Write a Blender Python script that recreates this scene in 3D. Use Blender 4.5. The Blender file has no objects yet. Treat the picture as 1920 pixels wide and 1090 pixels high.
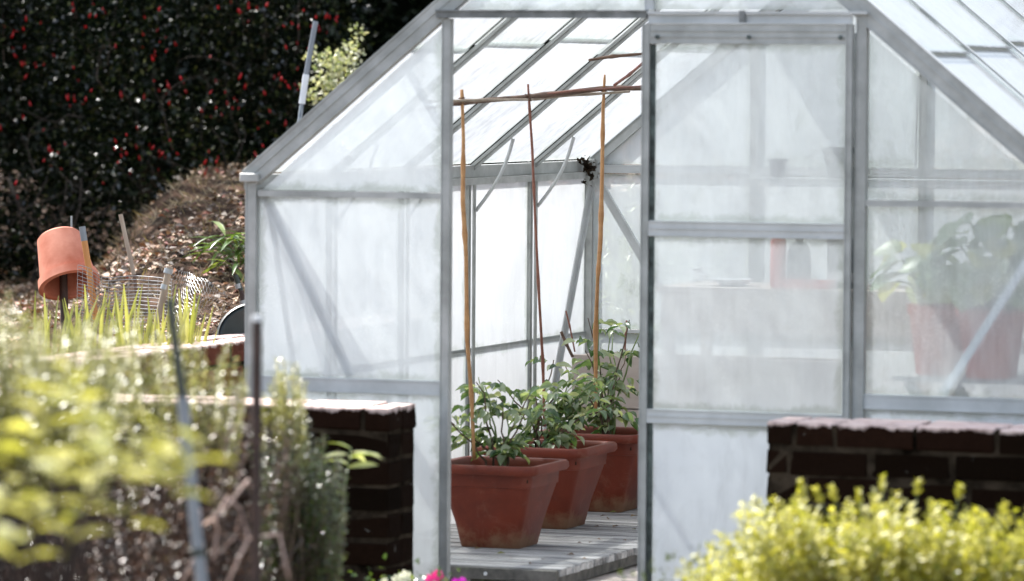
import bpy, math, random
import numpy as np
from mathutils import Vector, Matrix, noise
R = math.radians
random.seed(7); rng = np.random.default_rng(7)
S = bpy.context.scene
COL = S.collection

# ------------------------------------------------------------------ camera
CAM = np.array([4.1028, -12.5266, 1.6477]); YAW, PIT, ROL, FPX = .34575, .04576, .00689, 8694.8
_v = np.array([-math.sin(YAW)*math.cos(PIT), math.cos(YAW)*math.cos(PIT), -math.sin(PIT)])
_r = np.array([math.cos(YAW), math.sin(YAW), 0.]); _u = np.cross(_r, _v)
CR = _r*math.cos(ROL)+_u*math.sin(ROL); CU = -_r*math.sin(ROL)+_u*math.cos(ROL)
cd = bpy.data.cameras.new('camera'); cam = bpy.data.objects.new('camera', cd); COL.objects.link(cam)
M4 = Matrix.Identity(4)
for i in range(3):
    M4[i][0] = CR[i]; M4[i][1] = CU[i]; M4[i][2] = -_v[i]; M4[i][3] = CAM[i]
cam.matrix_world = M4
cd.sensor_width = 36; cd.lens = FPX/1920*36; cd.clip_start = .1; cd.clip_end = 2000
cd.dof.use_dof = True; cd.dof.focus_distance = 15.5; cd.dof.aperture_fstop = 3.0; cd.dof.aperture_blades = 9
S.camera = cam
# ------------------------------------------------------------------ light
SUN = Vector((-.52, .30, .80)).normalized()
w = bpy.data.worlds.new('World'); S.world = w; w.use_nodes = True
nt = w.node_tree; bg = nt.nodes['Background']; sky = nt.nodes.new('ShaderNodeTexSky')
sky.sky_type = 'NISHITA'; sky.sun_disc = False
sky.sun_elevation = math.asin(SUN.z); sky.sun_rotation = math.atan2(SUN.x, SUN.y)
sky.air_density = 1.0; sky.dust_density = 1.5; sky.ozone_density = 1.0
hs = nt.nodes.new('ShaderNodeHueSaturation'); hs.inputs['Saturation'].default_value = .55
nt.links.new(sky.outputs[0], hs.inputs['Color']); nt.links.new(hs.outputs[0], bg.inputs[0]); bg.inputs[1].default_value = .115
sl = bpy.data.lights.new('sun', 'SUN'); sl.energy = 3.7; sl.angle = R(.5); sl.color = (1, .965, .92)
so = bpy.data.objects.new('sun', sl); COL.objects.link(so); so.rotation_euler = SUN.to_track_quat('Z', 'Y').to_euler()
S.view_settings.view_transform = 'Standard'; S.view_settings.look = 'None'
S.view_settings.exposure = 1.86; S.view_settings.gamma = 1.0
S.cycles.transparent_max_bounces = 24; S.cycles.max_bounces = 12
S.cycles.sample_clamp_indirect = 6

def at(px, py, D):
    """world point seen at a pixel of the 1920x1090 photograph, D metres in front of the camera"""
    return Vector((CAM + (_v + CR*(px-960)/FPX - CU*(py-545)/FPX)*D).tolist())

# ------------------------------------------------------------------ terrain height
def sm(a, b, x):
    t = min(1, max(0, (x-a)/(b-a))); return t*t*(3-2*t)
def ground_h(x, y):
    h = 0.0
    bed = (1-sm(-1.72, -1.68, x)) * sm(-.36, -.32, y)
    h += .72*bed
    rise = .50*sm(1.6, 5.2, y)*(1-.55*sm(6.2, 8.5, y))
    side = 1-sm(-1.7, -1.2, x)
    back = sm(3.6, 5.0, y)
    left = 1-sm(1.30, 1.85, -((x-4.1028)*.9408+(y+12.5266)*.3389))
    h = h + rise*side*left*(bed if y < 3.6 else 1) + (0 if y < 3.6 else back*.55*(1-bed)*(1-sm(-1, 4, x)))
    if h > .3 or y > 3.8:
        h += .05*noise.noise(Vector((x*2.2, y*2.2, 0)))+.02*noise.noise(Vector((x*7, y*7, 3)))
    return h + .012*noise.noise(Vector((x*3, y*3, 9)))

# ------------------------------------------------------------------ mesh helpers
def link(o, parent=None):
    COL.objects.link(o)
    if parent is not None: o.parent = parent
    return o
def thing(name, label, cat, loc=(0, 0, 0), rz=0, group=None):
    o = bpy.data.objects.new(name, None); COL.objects.link(o); o.location = loc; o.rotation_euler = (0, 0, rz)
    o.empty_display_size = .05
    return tag(o, label, cat, group)
def tag(o, label=None, cat=None, group=None, kind=None):
    if label: o['label'] = label
    if cat: o['category'] = cat
    if group: o['group'] = group
    if kind: o['kind'] = kind
    return o
class MB:
    def __init__(s): s.v = []; s.f = []; s.m = []
    def add(s, vs, fs, mi=0):
        k = len(s.v); s.v += [tuple(p) for p in vs]; s.f += [tuple(i+k for i in f) for f in fs]; s.m += [mi]*len(fs); return s
    def box(s, a, b, mi=0):
        (x0, y0, z0), (x1, y1, z1) = a, b
        return s.add([(x0,y0,z0),(x1,y0,z0),(x1,y1,z0),(x0,y1,z0),(x0,y0,z1),(x1,y0,z1),(x1,y1,z1),(x0,y1,z1)],
              [(3,2,1,0),(4,5,6,7),(0,1,5,4),(1,2,6,5),(2,3,7,6),(3,0,4,7)], mi)
    def bar(s, p, q, wd, dp, side, off=(0, 0), mi=0):
        """rectangular bar p->q; side = direction along which wd is measured"""
        p = Vector(p); q = Vector(q); t = (q-p).normalized(); a = Vector(side); a = (a-t*a.dot(t)).normalized(); b = t.cross(a)
        o = a*off[0]+b*off[1]; vs = []
        for e in (p, q):
            for i, j in ((-1,-1),(1,-1),(1,1),(-1,1)): vs.append(e+o+a*(i*wd/2)+b*(j*dp/2))
        return s.add(vs, [(3,2,1,0),(4,5,6,7),(0,1,5,4),(1,2,6,5),(2,3,7,6),(3,0,4,7)], mi)
    def tube(s, pts, rad, n=8, cap=True, mi=0):
        pts = [Vector(p) for p in pts]; N = len(pts); k = len(s.v)
        rs = rad if isinstance(rad, (list, tuple)) else [rad]*N
        ref = Vector((0, 0, 1)) if abs((pts[-1]-pts[0]).normalized().z) < .9 else Vector((1, 0, 0))
        for i, p in enumerate(pts):
            t = (pts[min(i+1, N-1)]-pts[max(i-1, 0)]).normalized(); a = t.cross(ref).normalized(); b = t.cross(a)
            for j in range(n):
                an = 2*math.pi*j/n; s.v.append(tuple(p+(a*math.cos(an)+b*math.sin(an))*rs[i]))
        for i in range(N-1):
            for j in range(n):
                j2 = (j+1) % n; s.f.append((k+i*n+j, k+i*n+j2, k+(i+1)*n+j2, k+(i+1)*n+j)); s.m.append(mi)
        if cap:
            s.f.append(tuple(k+j for j in reversed(range(n)))); s.m.append(mi)
            s.f.append(tuple(k+(N-1)*n+j for j in range(n))); s.m.append(mi)
        return s
    def lathe(s, prof, n=24, c=(0, 0, 0), mi=0):
        k = len(s.v); N = len(prof)
        for r, z in prof:
            for j in range(n):
                an = 2*math.pi*j/n; s.v.append((c[0]+r*math.cos(an), c[1]+r*math.sin(an), c[2]+z))
        for i in range(N-1):
            for j in range(n):
                j2 = (j+1) % n; s.f.append((k+i*n+j, k+i*n+j2, k+(i+1)*n+j2, k+(i+1)*n+j)); s.m.append(mi)
        return s
    def mesh(s, name, mats, smooth=False):
        me = bpy.data.meshes.new(name); me.from_pydata(s.v, [], s.f)
        for m in (mats if isinstance(mats, (list, tuple)) else [mats]): me.materials.append(m)
        if any(s.m): me.polygons.foreach_set('material_index', s.m)
        if smooth: me.polygons.foreach_set('use_smooth', [True]*len(me.polygons))
        me.update(); return me
    def build(s, name, mats, parent=None, smooth=False, bevel=0):
        me = s.mesh(name, mats, smooth)
        if bevel:
            import bmesh
            bm = bmesh.new(); bm.from_mesh(me)
            bmesh.ops.bevel(bm, geom=list(bm.edges), offset=bevel, segments=1, affect='EDGES'); bm.to_mesh(me); bm.free()
        return link(bpy.data.objects.new(name, me), parent)

# ------------------------------------------------------------------ materials
def nodes(name):
    m = bpy.data.materials.new(name); m.use_nodes = True; t = m.node_tree; t.nodes.clear()
    out = t.nodes.new('ShaderNodeOutputMaterial'); return m, t, out
def N(t, kind, **kw):
    n = t.nodes.new('ShaderNode'+kind)
    for k, v in kw.items():
        if k in ('Scale', 'Detail', 'Roughness', 'Distortion', 'W'): n.inputs[k].default_value = v
        else: setattr(n, k, v)
    return n
def ramp(t, src, stops):
    r = t.nodes.new('ShaderNodeValToRGB'); el = r.color_ramp.elements
    while len(el) < len(stops): el.new(.5)
    for e, (p, c) in zip(el, stops): e.position = p; e.color = (*c, 1) if len(c) == 3 else c
    if src is not None: t.links.new(src, r.inputs[0])
    return r.outputs[0]
def coords(t, scale=(1, 1, 1), kind='Object'):
    c = t.nodes.new('ShaderNodeTexCoord'); mp = t.nodes.new('ShaderNodeMapping'); mp.inputs['Scale'].default_value = scale
    if kind == 'World':
        g = t.nodes.new('ShaderNodeNewGeometry'); t.links.new(g.outputs['Position'], mp.inputs[0])
    else: t.links.new(c.outputs[kind], mp.inputs[0])
    return mp.outputs[0]
def nz(t, co, scale, detail=4, rough=.6, dist=0):
    n = N(t, 'TexNoise', Scale=scale, Detail=detail, Roughness=rough, Distortion=dist); t.links.new(co, n.inputs['Vector']); return n.outputs[0]
def mixc(t, fac, a, b, mode='MIX'):
    m = t.nodes.new('ShaderNodeMix'); m.data_type = 'RGBA'; m.blend_type = mode
    for i, s in ((0, fac), (6, a), (7, b)):
        if isinstance(s, (int, float)): m.inputs[i].default_value = s
        elif isinstance(s, tuple): m.inputs[i].default_value = (*s, 1)
        else: t.links.new(s, m.inputs[i])
    return m.outputs[2]
def math_(t, op, a, b=0.):
    m = t.nodes.new('ShaderNodeMath'); m.operation = op
    for i, s in ((0, a), (1, b)):
        if isinstance(s, (int, float)): m.inputs[i].default_value = s
        else: t.links.new(s, m.inputs[i])
    return m.outputs[0]
def rnd(t):
    g = t.nodes.new('ShaderNodeNewGeometry'); o = t.nodes.new('ShaderNodeObjectInfo')
    return math_(t, 'FRACT', math_(t, 'ADD', g.outputs['Random Per Island'], o.outputs['Random']))
def bump(t, h, strength=.3, dist=.01):
    b = t.nodes.new('ShaderNodeBump'); b.inputs['Strength'].default_value = strength; b.inputs['Distance'].default_value = dist
    t.links.new(h, b.inputs['Height']); return b.outputs[0]
def bsdf(t, col, rough=.6, metal=0., nrm=None, spec=.5, coat=0):
    b = t.nodes.new('ShaderNodeBsdfPrincipled')
    if isinstance(col, tuple): b.inputs['Base Color'].default_value = (*col, 1)
    else: t.links.new(col, b.inputs['Base Color'])
    if isinstance(rough, (int, float)): b.inputs['Roughness'].default_value = rough
    else: t.links.new(rough, b.inputs['Roughness'])
    b.inputs['Metallic'].default_value = metal; b.inputs['Specular IOR Level'].default_value = spec
    b.inputs['Coat Weight'].default_value = coat
    if nrm is not None: t.links.new(nrm, b.inputs['Normal'])
    return b
def simple(name, c1, c2, scale=8, rough=.6, metal=0., stretch=(1, 1, 1), bs=.25, bd=.004, kind='Object', spec=.5, randomise=0.):
    m, t, out = nodes(name); co = coords(t, stretch, kind)
    n = nz(t, co, scale); col = ramp(t, n, [(.3, c1), (.7, c2)])
    if randomise:
        col = mixc(t, randomise, col, ramp(t, rnd(t), [(0, (0, 0, 0)), (1, (1, 1, 1))]), 'SOFT_LIGHT')
    b = bsdf(t, col, rough, metal, bump(t, nz(t, co, scale*3), bs, bd), spec)
    t.links.new(b.outputs[0], out.inputs[0]); return m
def leafmat(name, stops, rough=.35, trans=.35, tcol=None, spec=.5, shiny=None):
    m, t, out = nodes(name); r = rnd(t); col = ramp(t, r, stops)
    b = bsdf(t, col, rough, 0, None, spec)
    if shiny:   # only some leaves are waxy enough to glint
        t.links.new(ramp(t, math_(t, 'FRACT', math_(t, 'MULTIPLY', r, 17.3)), [(1-shiny, (.03, .03, .03)), (1-shiny+.02, (spec,)*3)]), b.inputs['Specular IOR Level'])
    tr = t.nodes.new('ShaderNodeBsdfTranslucent')
    t.links.new(mixc(t, 1, col, tcol or (1.0, 1.0, .45), 'MULTIPLY'), tr.inputs[0])
    mx = t.nodes.new('ShaderNodeMixShader'); mx.inputs[0].default_value = trans
    t.links.new(b.outputs[0], mx.inputs[1]); t.links.new(tr.outputs[0], mx.inputs[2]); t.links.new(mx.outputs[0], out.inputs[0])
    return m

ALU = simple('weathered_aluminium', (.27, .28, .265), (.44, .45, .435), 11, .5, .15, (1, 1, 1), .15, .002, 'World')
ALU_D = simple('grimy_aluminium', (.10, .11, .105), (.30, .31, .31), 14, .6, .4, (1, 1, 1), .2, .002, 'World')
BRACE = simple('pale_aluminium', (.40, .415, .41), (.55, .565, .565), 8, .45, .12, (1, 1, 1), .1, .002, 'World')
WHITEALU = simple('whitened_aluminium', (.55, .56, .57), (.68, .69, .70), 6, .6, 0, (1, 1, 1), .1, .002, 'World')  # right brace whitened in colour to offset the shade it stands in
RUBBER = simple('black_rubber_seal', (.008, .012, .01), (.10, .13, .12), 30, .7, 0, (1, 1, 1), .2, .002, 'World')

def glassmat(name, clear=.25,  tint=(.80, .84, .88), streak=1., trans=.62, green=0., scratch=.5, ax='XZ'):
    """glass with a chalky shading wash and grime: streaky, partly see-through"""
    m, t, out = nodes(name)
    cw = coords(t, (1, 1, .16), 'World'); cf = coords(t, (1, 1, 1), 'World')
    st = nz(t, cw, 22, 5, .65); big = nz(t, cf, 1.7, 3, .6, .6); med = nz(t, coords(t, (1, 1, .5), 'World'), 7, 6, .7, 1.2)
    f = math_(t, 'ADD', math_(t, 'MULTIPLY', math_(t, 'SUBTRACT', st, .5), .9*streak), math_(t, 'MULTIPLY', math_(t, 'SUBTRACT', big, .5), .9))
    f = math_(t, 'ADD', f, math_(t, 'MULTIPLY', math_(t, 'SUBTRACT', med, .5), .45))
    cl = math_(t, 'ADD', clear, math_(t, 'MULTIPLY', f, clear*1.3+.12))
    # scratches and wiped marks
    sc = N(t, 'TexNoise', Scale=16, Detail=3, Roughness=.5, Distortion=5); t.links.new(coords(t, (1, 1, 1.6), 'World'), sc.inputs['Vector'])
    scm = ramp(t, sc.outputs[0], [(.485, (0, 0, 0)), (.5, (1, 1, 1)), (.515, (0, 0, 0))])
    gate = ramp(t, nz(t, cf, 2.6, 2), [(.52, (0, 0, 0)), (.62, (1, 1, 1))])
    scv = math_(t, 'MULTIPLY', math_(t, 'MULTIPLY', scm, gate), scratch)
    cl = math_(t, 'SUBTRACT', cl, math_(t, 'MULTIPLY', scv, .3))
    c = t.nodes.new('ShaderNodeClamp'); t.links.new(cl, c.inputs[0]); c.inputs[1].default_value = .03; c.inputs[2].default_value = .93
    grime = ramp(t, math_(t, 'ADD', math_(t, 'MULTIPLY', med, .6), math_(t, 'MULTIPLY', st, .4)), [(.28, tuple(x*.76 for x in tint)), (.50, tuple(x*.95 for x in tint)), (.66, tint)])
    if green:
        gm = ramp(t, nz(t, cf, 3.4, 6, .75, 1), [(.58, (0, 0, 0)), (.72, (1, 1, 1))])
        grime = mixc(t, math_(t, 'MULTIPLY', gm, green), grime, (.25, .29, .22))
    tcg = t.nodes.new('ShaderNodeTexCoord'); spg = t.nodes.new('ShaderNodeSeparateXYZ'); t.links.new(tcg.outputs['Generated'], spg.inputs[0])
    ds = [math_(t, 'MINIMUM', spg.outputs[a], math_(t, 'SUBTRACT', 1., spg.outputs[a])) for a in ax]
    dmin = math_(t, 'MINIMUM', ds[0], ds[1])
    ed = ramp(t, math_(t, 'SUBTRACT', dmin, math_(t, 'MULTIPLY', math_(t, 'SUBTRACT', nz(t, cf, 11, 6, .7, .7), .42), .16)), [(0, (1, 1, 1)), (.035, (0, 0, 0))])
    grime = mixc(t, math_(t, 'MULTIPLY', ed, .55), grime, (.40, .44, .39))
    grime = mixc(t, scv, grime, (.97, .98, .98))
    tr = t.nodes.new('ShaderNodeBsdfTranslucent'); t.links.new(grime, tr.inputs[0])
    df = t.nodes.new('ShaderNodeBsdfDiffuse'); t.links.new(grime, df.inputs[0])
    m1 = t.nodes.new('ShaderNodeMixShader'); m1.inputs[0].default_value = trans
    t.links.new(df.outputs[0], m1.inputs[1]); t.links.new(tr.outputs[0], m1.inputs[2])
    tp = t.nodes.new('ShaderNodeBsdfTransparent'); tp.inputs[0].default_value = (.93, .95, .95, 1)
    m2 = t.nodes.new('ShaderNodeMixShader'); t.links.new(c.outputs[0], m2.inputs[0])
    t.links.new(m1.outputs[0], m2.inputs[1]); t.links.new(tp.outputs[0], m2.inputs[2])
    gl = t.nodes.new('ShaderNodeBsdfGlossy'); gl.inputs['Roughness'].default_value = .12; gl.inputs[0].default_value = (1, 1, 1, 1)
    lw = t.nodes.new('ShaderNodeLayerWeight'); lw.inputs[0].default_value = .5
    m3 = t.nodes.new('ShaderNodeMixShader'); t.links.new(math_(t, 'ADD', math_(t, 'MULTIPLY', math_(t, 'POWER', lw.outputs['Facing'], 4.), .3), .035), m3.inputs[0])
    t.links.new(m2.outputs[0], m3.inputs[1]); t.links.new(gl.outputs[0], m3.inputs[2])
    t.links.new(m3.outputs[0], out.inputs[0]); return m
CLEAR, tt, oo = nodes('bare_glass_face')
_tp = tt.nodes.new('ShaderNodeBsdfTransparent'); _tp.inputs[0].default_value = (.96, .98, .975, 1)
_gl = tt.nodes.new('ShaderNodeBsdfGlossy'); _gl.inputs['Roughness'].default_value = .04
_fr = tt.nodes.new('ShaderNodeLayerWeight'); _fr.inputs[0].default_value = .5
_mx = tt.nodes.new('ShaderNodeMixShader'); tt.links.new(math_(tt, 'ADD', math_(tt, 'MULTIPLY', math_(tt, 'POWER', _fr.outputs['Facing'], 5.), .22), .025), _mx.inputs[0]); tt.links.new(_tp.outputs[0], _mx.inputs[1]); tt.links.new(_gl.outputs[0], _mx.inputs[2]); tt.links.new(_mx.outputs[0], oo.inputs[0])

G_FRONT = glassmat('washed_glass_gable', .20, (.92, .95, .98), 1., .72, 0, .8)
G_RIGHT = glassmat('washed_glass_right_gable', .46, (.94, .97, .99), 1.1, .72, .1, 1.)
G_DOOR = glassmat('washed_glass_door', .31, (.93, .965, .99), .8, .68, 0, .4)
G_DOORLOW = glassmat('washed_glass_low', .05, (.80, .84, .88), .5, .45, .25, .1)
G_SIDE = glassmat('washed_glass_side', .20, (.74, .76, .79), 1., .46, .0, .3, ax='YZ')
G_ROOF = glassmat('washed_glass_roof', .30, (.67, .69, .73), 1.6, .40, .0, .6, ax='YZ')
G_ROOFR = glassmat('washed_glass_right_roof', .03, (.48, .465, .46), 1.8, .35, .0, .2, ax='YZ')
G_BACK = glassmat('washed_glass_back', .32, (.82, .87, .89), 1., .5, .5, .8)

def brickmat(name, c1, c2, c3, top=(.50, .30, .25), sunlit_z=.0):
    m, t, out = nodes(name); co = coords(t, (1, 1, 1), 'World'); r = rnd(t)
    base = ramp(t, r, [(0, c1), (.5, c2), (1, c3)])
    base = mixc(t, nz(t, co, 35, 5, .7), base, tuple(x*.35 for x in c2))
    spots = ramp(t, nz(t, co, 17, 3, .5, .5), [(.70, (0, 0, 0)), (.76, (1, 1, 1))])
    base = mixc(t, math_(t, 'MULTIPLY', spots, .5), base, (.28, .28, .25))
    if sunlit_z:
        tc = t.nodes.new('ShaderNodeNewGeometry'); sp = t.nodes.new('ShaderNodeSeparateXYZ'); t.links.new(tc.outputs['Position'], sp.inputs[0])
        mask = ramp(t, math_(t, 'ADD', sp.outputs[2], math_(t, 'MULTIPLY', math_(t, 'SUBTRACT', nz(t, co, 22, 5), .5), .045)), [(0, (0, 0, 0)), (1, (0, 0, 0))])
        # sunlight painted into the colour: paler above this height on the top course
        cr = mask.node.color_ramp; cr.elements[0].position = sunlit_z-.006; cr.elements[0].color = (0, 0, 0, 1); cr.elements[1].position = sunlit_z+.004; cr.elements[1].color = (1, 1, 1, 1)
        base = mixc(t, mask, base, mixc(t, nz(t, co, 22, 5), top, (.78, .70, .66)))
    b = bsdf(t, base, .9, 0, bump(t, nz(t, co, 60, 6, .75), .9, .008), .03)
    t.links.new(b.outputs[0], out.inputs[0]); return m
BR = brickmat('shaded_red_brick', (.009, .005, .003), (.018, .009, .005), (.004, .003, .0015))  # faces coloured near black to hold the shade on the wall front
BR_TOP = brickmat('sunlit_top_brick', (.012, .006, .004), (.026, .012, .007), (.005, .004, .002), sunlit_z=.717)
BR_RED = brickmat('rusty_red_brick', (.20, .065, .04), (.14, .05, .035), (.10, .045, .035), sunlit_z=.812)
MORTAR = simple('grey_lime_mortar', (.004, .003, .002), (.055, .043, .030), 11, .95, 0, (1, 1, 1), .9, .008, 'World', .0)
TERRA = simple('terracotta', (.40, .105, .05), (.62, .25, .16), 9, .75, 0, (1, 1, 1), .15, .003)
TERRA_IN = simple('terracotta_damp', (.28, .07, .03), (.38, .11, .055), 6, .7)
def potmat():
    m, t, out = nodes('brown_terracotta_plastic'); co = coords(t)
    col = ramp(t, nz(t, co, 5, 5, .6), [(.3, (.13, .020, .008)), (.7, (.21, .037, .016))])
    sp = t.nodes.new('ShaderNodeSeparateXYZ'); t.links.new(co, sp.inputs[0])
    low = math_(t, 'SUBTRACT', .085, sp.outputs[2]); splash = math_(t, 'ADD', math_(t, 'MULTIPLY', low, 4.), math_(t, 'MULTIPLY', nz(t, co, 13, 5, .7), 1.))
    mk = ramp(t, splash, [(.62, (0, 0, 0)), (.85, (1, 1, 1))])
    col = mixc(t, math_(t, 'MULTIPLY', mk, .55), col, (.36, .24, .14))
    cw_ = coords(t, (1, 1, 1), 'World'); bl = ramp(t, nz(t, cw_, 9, 6, .75, .8), [(.55, (0, 0, 0)), (.72, (1, 1, 1))])
    col = mixc(t, math_(t, 'MULTIPLY', bl, .35), col, (.33, .17, .12)); dk = ramp(t, nz(t, cw_, 4, 4, .7, 1.5), [(.5, (0, 0, 0)), (.7, (1, 1, 1))])
    col = mixc(t, math_(t, 'MULTIPLY', dk, .5), col, (.07, .015, .008))
    b = bsdf(t, col, .5, 0, bump(t, nz(t, co, 40), .1, .002), .35); t.links.new(b.outputs[0], out.inputs[0]); return m
POT = potmat()
SOIL = simple('dark_soil', (.012, .009, .006), (.05, .035, .022), 40, .95, 0, (1, 1, 1), 1, .01, 'World', .1)
CANE_T = simple('tan_cane', (.36, .17, .06), (.52, .28, .12), 6, .6, 0, (1, 1, 6), .2, .002)
CANE_R = simple('reddish_cane', (.16, .055, .035), (.28, .11, .07), 6, .6, 0, (1, 1, 6), .2, .002)
CANE_D = simple('dark_dry_stick', (.07, .04, .028), (.20, .12, .08), 12, .8, 0, (1, 1, 3), .4, .003)
WOODG = simple('silvered_deck_wood', (.22, .22, .225), (.58, .57, .56), 6, .75, 0, (1, 9, 9), .4, .002, 'World', randomise=.75)
WOODE = simple('dark_deck_edge', (.055, .055, .05), (.20, .19, .17), 18, .85, 0, (1, 1, 1), .4, .003, 'World')
PAVE = simple('pale_paving', (.42, .36, .33), (.60, .54, .50), 5, .9, 0, (1, 1, 1), .3, .004, 'World', randomise=.3)
BEIGE = simple('faded_board', (.42, .35, .31), (.52, .45, .40), 4, .8, 0, (1, 1, 4), .2, .003, 'World')
GREYPL = simple('grey_plastic_pipe', (.16, .18, .20), (.22, .24, .26), 10, .4)
BLACKM = simple('dark_green_stake', (.012, .018, .014), (.03, .04, .03), 10, .4)
RUSTY = simple('rusty_dark_post', (.018, .010, .008), (.06, .03, .022), 14, .7)
WHITEP = simple('white_sleeve', (.62, .64, .66), (.78, .80, .80), 6, .5)
BLUEG = simple('flaked_blue_grey_paint', (.05, .07, .10), (.45, .50, .52), 45, .5, 0, (1, 1, .4))
WIRE = simple('galvanised_wire', (.22, .23, .24), (.40, .41, .41), 10, .4, .6)
TUB = simple('black_plastic_tub', (.006, .010, .010), (.014, .022, .021), 10, .35)
OLDW = simple('grey_split_wood', (.22, .17, .12), (.48, .40, .32), 10, .8, 0, (1, 1, .2), .5, .003)
ORANGEW = simple('orange_varnished_handle', (.42, .16, .04), (.55, .25, .07), 8, .5, 0, (1, 1, .3))
BARK = simple('brown_bark', (.05, .032, .02), (.16, .11, .075), 20, .9, 0, (1, 1, .3), .6, .006)
TWIG = simple('dry_bare_twig', (.14, .075, .045), (.36, .22, .15), 12, .8, 0, (1, 1, 1), .3, .003)
GREEN_STEM = simple('green_stem', (.10, .16, .05), (.18, .24, .08), 12, .6)

# ------------------------------------------------------------------ leaves
def leafmesh_small(aspect=.5, fold=.12):
    v = np.array([[0,0,0],[-aspect/2,.45,fold],[0,1,-.06],[aspect/2,.45,fold],[0,.45,0]]); f = np.array([[0,4,1],[1,4,2],[0,3,4],[3,2,4]])
    return v, f
def leafmesh_big(aspect=.5, fold=.10, curl=.25, n=5):
    vs = []; fs = []
    for i in range(n+1):
        t = i/n; wd = aspect/2*math.sin(math.pi*min(1, t*.93+.02)**.85) if 0 < i < n else .004
        z = -curl*t*t; vs += [(-wd, t, z+fold*wd/aspect*2), (0, t, z), (wd, t, z+fold*wd/aspect*2)]
    for i in range(n):
        a = i*3; b = a+3
        fs += [(a, a+1, b+1), (a, b+1, b), (a+1, a+2, b+2), (a+1, b+2, b+1)]
    return np.array(vs), np.array(fs)
def joined_leaves(name, P, D, U, Sc, base, mat, parent=None, smooth=False):
    """P positions, D leaf axis, U approx normal, Sc length -> one mesh (numpy)"""
    P = np.asarray(P, float); D = np.asarray(D, float); U = np.asarray(U, float); Sc = np.asarray(Sc, float)
    D = D/np.linalg.norm(D, axis=1, keepdims=True); X = np.cross(D, U); X /= (np.linalg.norm(X, axis=1, keepdims=True)+1e-9); Z = np.cross(X, D)
    bv, bf = base; n = len(P); k = len(bv)
    V = P[:, None]+Sc[:, None, None]*(bv[None, :, 0:1]*X[:, None]+bv[None, :, 1:2]*D[:, None]+bv[None, :, 2:3]*Z[:, None])
    F = (bf[None]+(np.arange(n)*k)[:, None, None]).reshape(-1, 3)
    me = bpy.data.meshes.new(name); V = V.reshape(-1, 3)
    me.vertices.add(len(V)); me.vertices.foreach_set('co', V.ravel())
    me.loops.add(len(F)*3); me.loops.foreach_set('vertex_index', F.ravel().astype(np.int32))
    me.polygons.add(len(F)); me.polygons.foreach_set('loop_start', np.arange(0, len(F)*3, 3, dtype=np.int32))
    me.materials.append(mat)
    if smooth: me.polygons.foreach_set('use_smooth', np.ones(len(F), bool))
    me.update(calc_edges=True)
    return link(bpy.data.objects.new(name, me), parent)
def leaves(parent, P, D, U, Sc, base, mat, n_parts=0, name='leaf', smooth=True, mass='leaf_mass'):
    """the n_parts largest-looking leaves become parts that share one mesh; the rest are joined as stuff"""
    P = np.asarray(P, float); D = np.asarray(D, float); U = np.asarray(U, float); Sc = np.asarray(Sc, float)
    off = np.array(parent.location) if parent is not None else np.zeros(3)
    q = P-CAM; dep = q@_v; sx = 960+FPX*(q@CR)/dep; sy = 545-FPX*(q@CU)/dep
    inside = (sx > -20) & (sx < 1940) & (sy > -20) & (sy < 1110)
    score = Sc/np.maximum(dep, .5)*np.where(inside, 1, .01) + np.where(inside, 1, 0)*1e-6
    idx = np.argsort(-score); a, b = idx[:n_parts], idx[n_parts:]
    if len(a):
        me = bpy.data.meshes.new(name); me.from_pydata(base[0].tolist(), [], base[1].tolist()); me.materials.append(mat)
        if smooth: me.polygons.foreach_set('use_smooth', [True]*len(me.polygons))
        for i in a:
            d = Vector(D[i]).normalized(); x = d.cross(Vector(U[i])).normalized(); z = x.cross(d); s = float(Sc[i]); p = P[i]-off
            m = Matrix(((x.x*s, d.x*s, z.x*s, p[0]), (x.y*s, d.y*s, z.y*s, p[1]), (x.z*s, d.z*s, z.z*s, p[2]), (0, 0, 0, 1)))
            o = bpy.data.objects.new(name, me); COL.objects.link(o); o.parent = parent; o.matrix_basis = m
    if len(b):
        o = joined_leaves(mass, P[b]-off, D[b], U[b], Sc[b], base, mat, parent, smooth); o['kind'] = 'stuff'
def rand_dirs(n, up=.3):
    d = rng.normal(size=(n, 3)); d[:, 2] += up; return d/np.linalg.norm(d, axis=1, keepdims=True)

# ================================================================== THE SETTING
def terrain():
    xs = sorted(set([-400, -120, -50, -25, -14, -11, -9, -8, -7] + [round(-6+.09*i, 3) for i in range(80)] + [-1.72, -1.68] + [1.5, 2.5, 4, 6, 9, 14, 25, 50, 120, 400]))
    ys = sorted(set([-400, -120, -50, -25, -14, -9, -6, -4, -2.5, -1.5, -1] + [-.36, -.32] + [round(-.6+.1*i, 3) for i in range(110)] + [11, 12, 14, 18, 25, 50, 120, 400]))
    V = [(x, y, ground_h(x, y)) for y in ys for x in xs]; nx = len(xs)
    F = [(j*nx+i, j*nx+i+1, (j+1)*nx+i+1, (j+1)*nx+i) for j in range(len(ys)-1) for i in range(nx-1)]
    m, t, out = nodes('garden_earth'); co = coords(t, (1, 1, 1), 'World')
    col = ramp(t, nz(t, co, 9, 8, .7), [(.35, (.012, .009, .006)), (.5, (.06, .035, .022)), (.62, (.15, .09, .06)), (.75, (.035, .028, .014))])
    b = bsdf(t, col, .95, 0, bump(t, nz(t, co, 30, 8, .8), 1, .02), .1); t.links.new(b.outputs[0], out.inputs[0])
    mb = MB(); mb.add(V, F); o = mb.build('ground', m, None, True); o['kind'] = 'structure'
terrain()

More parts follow.
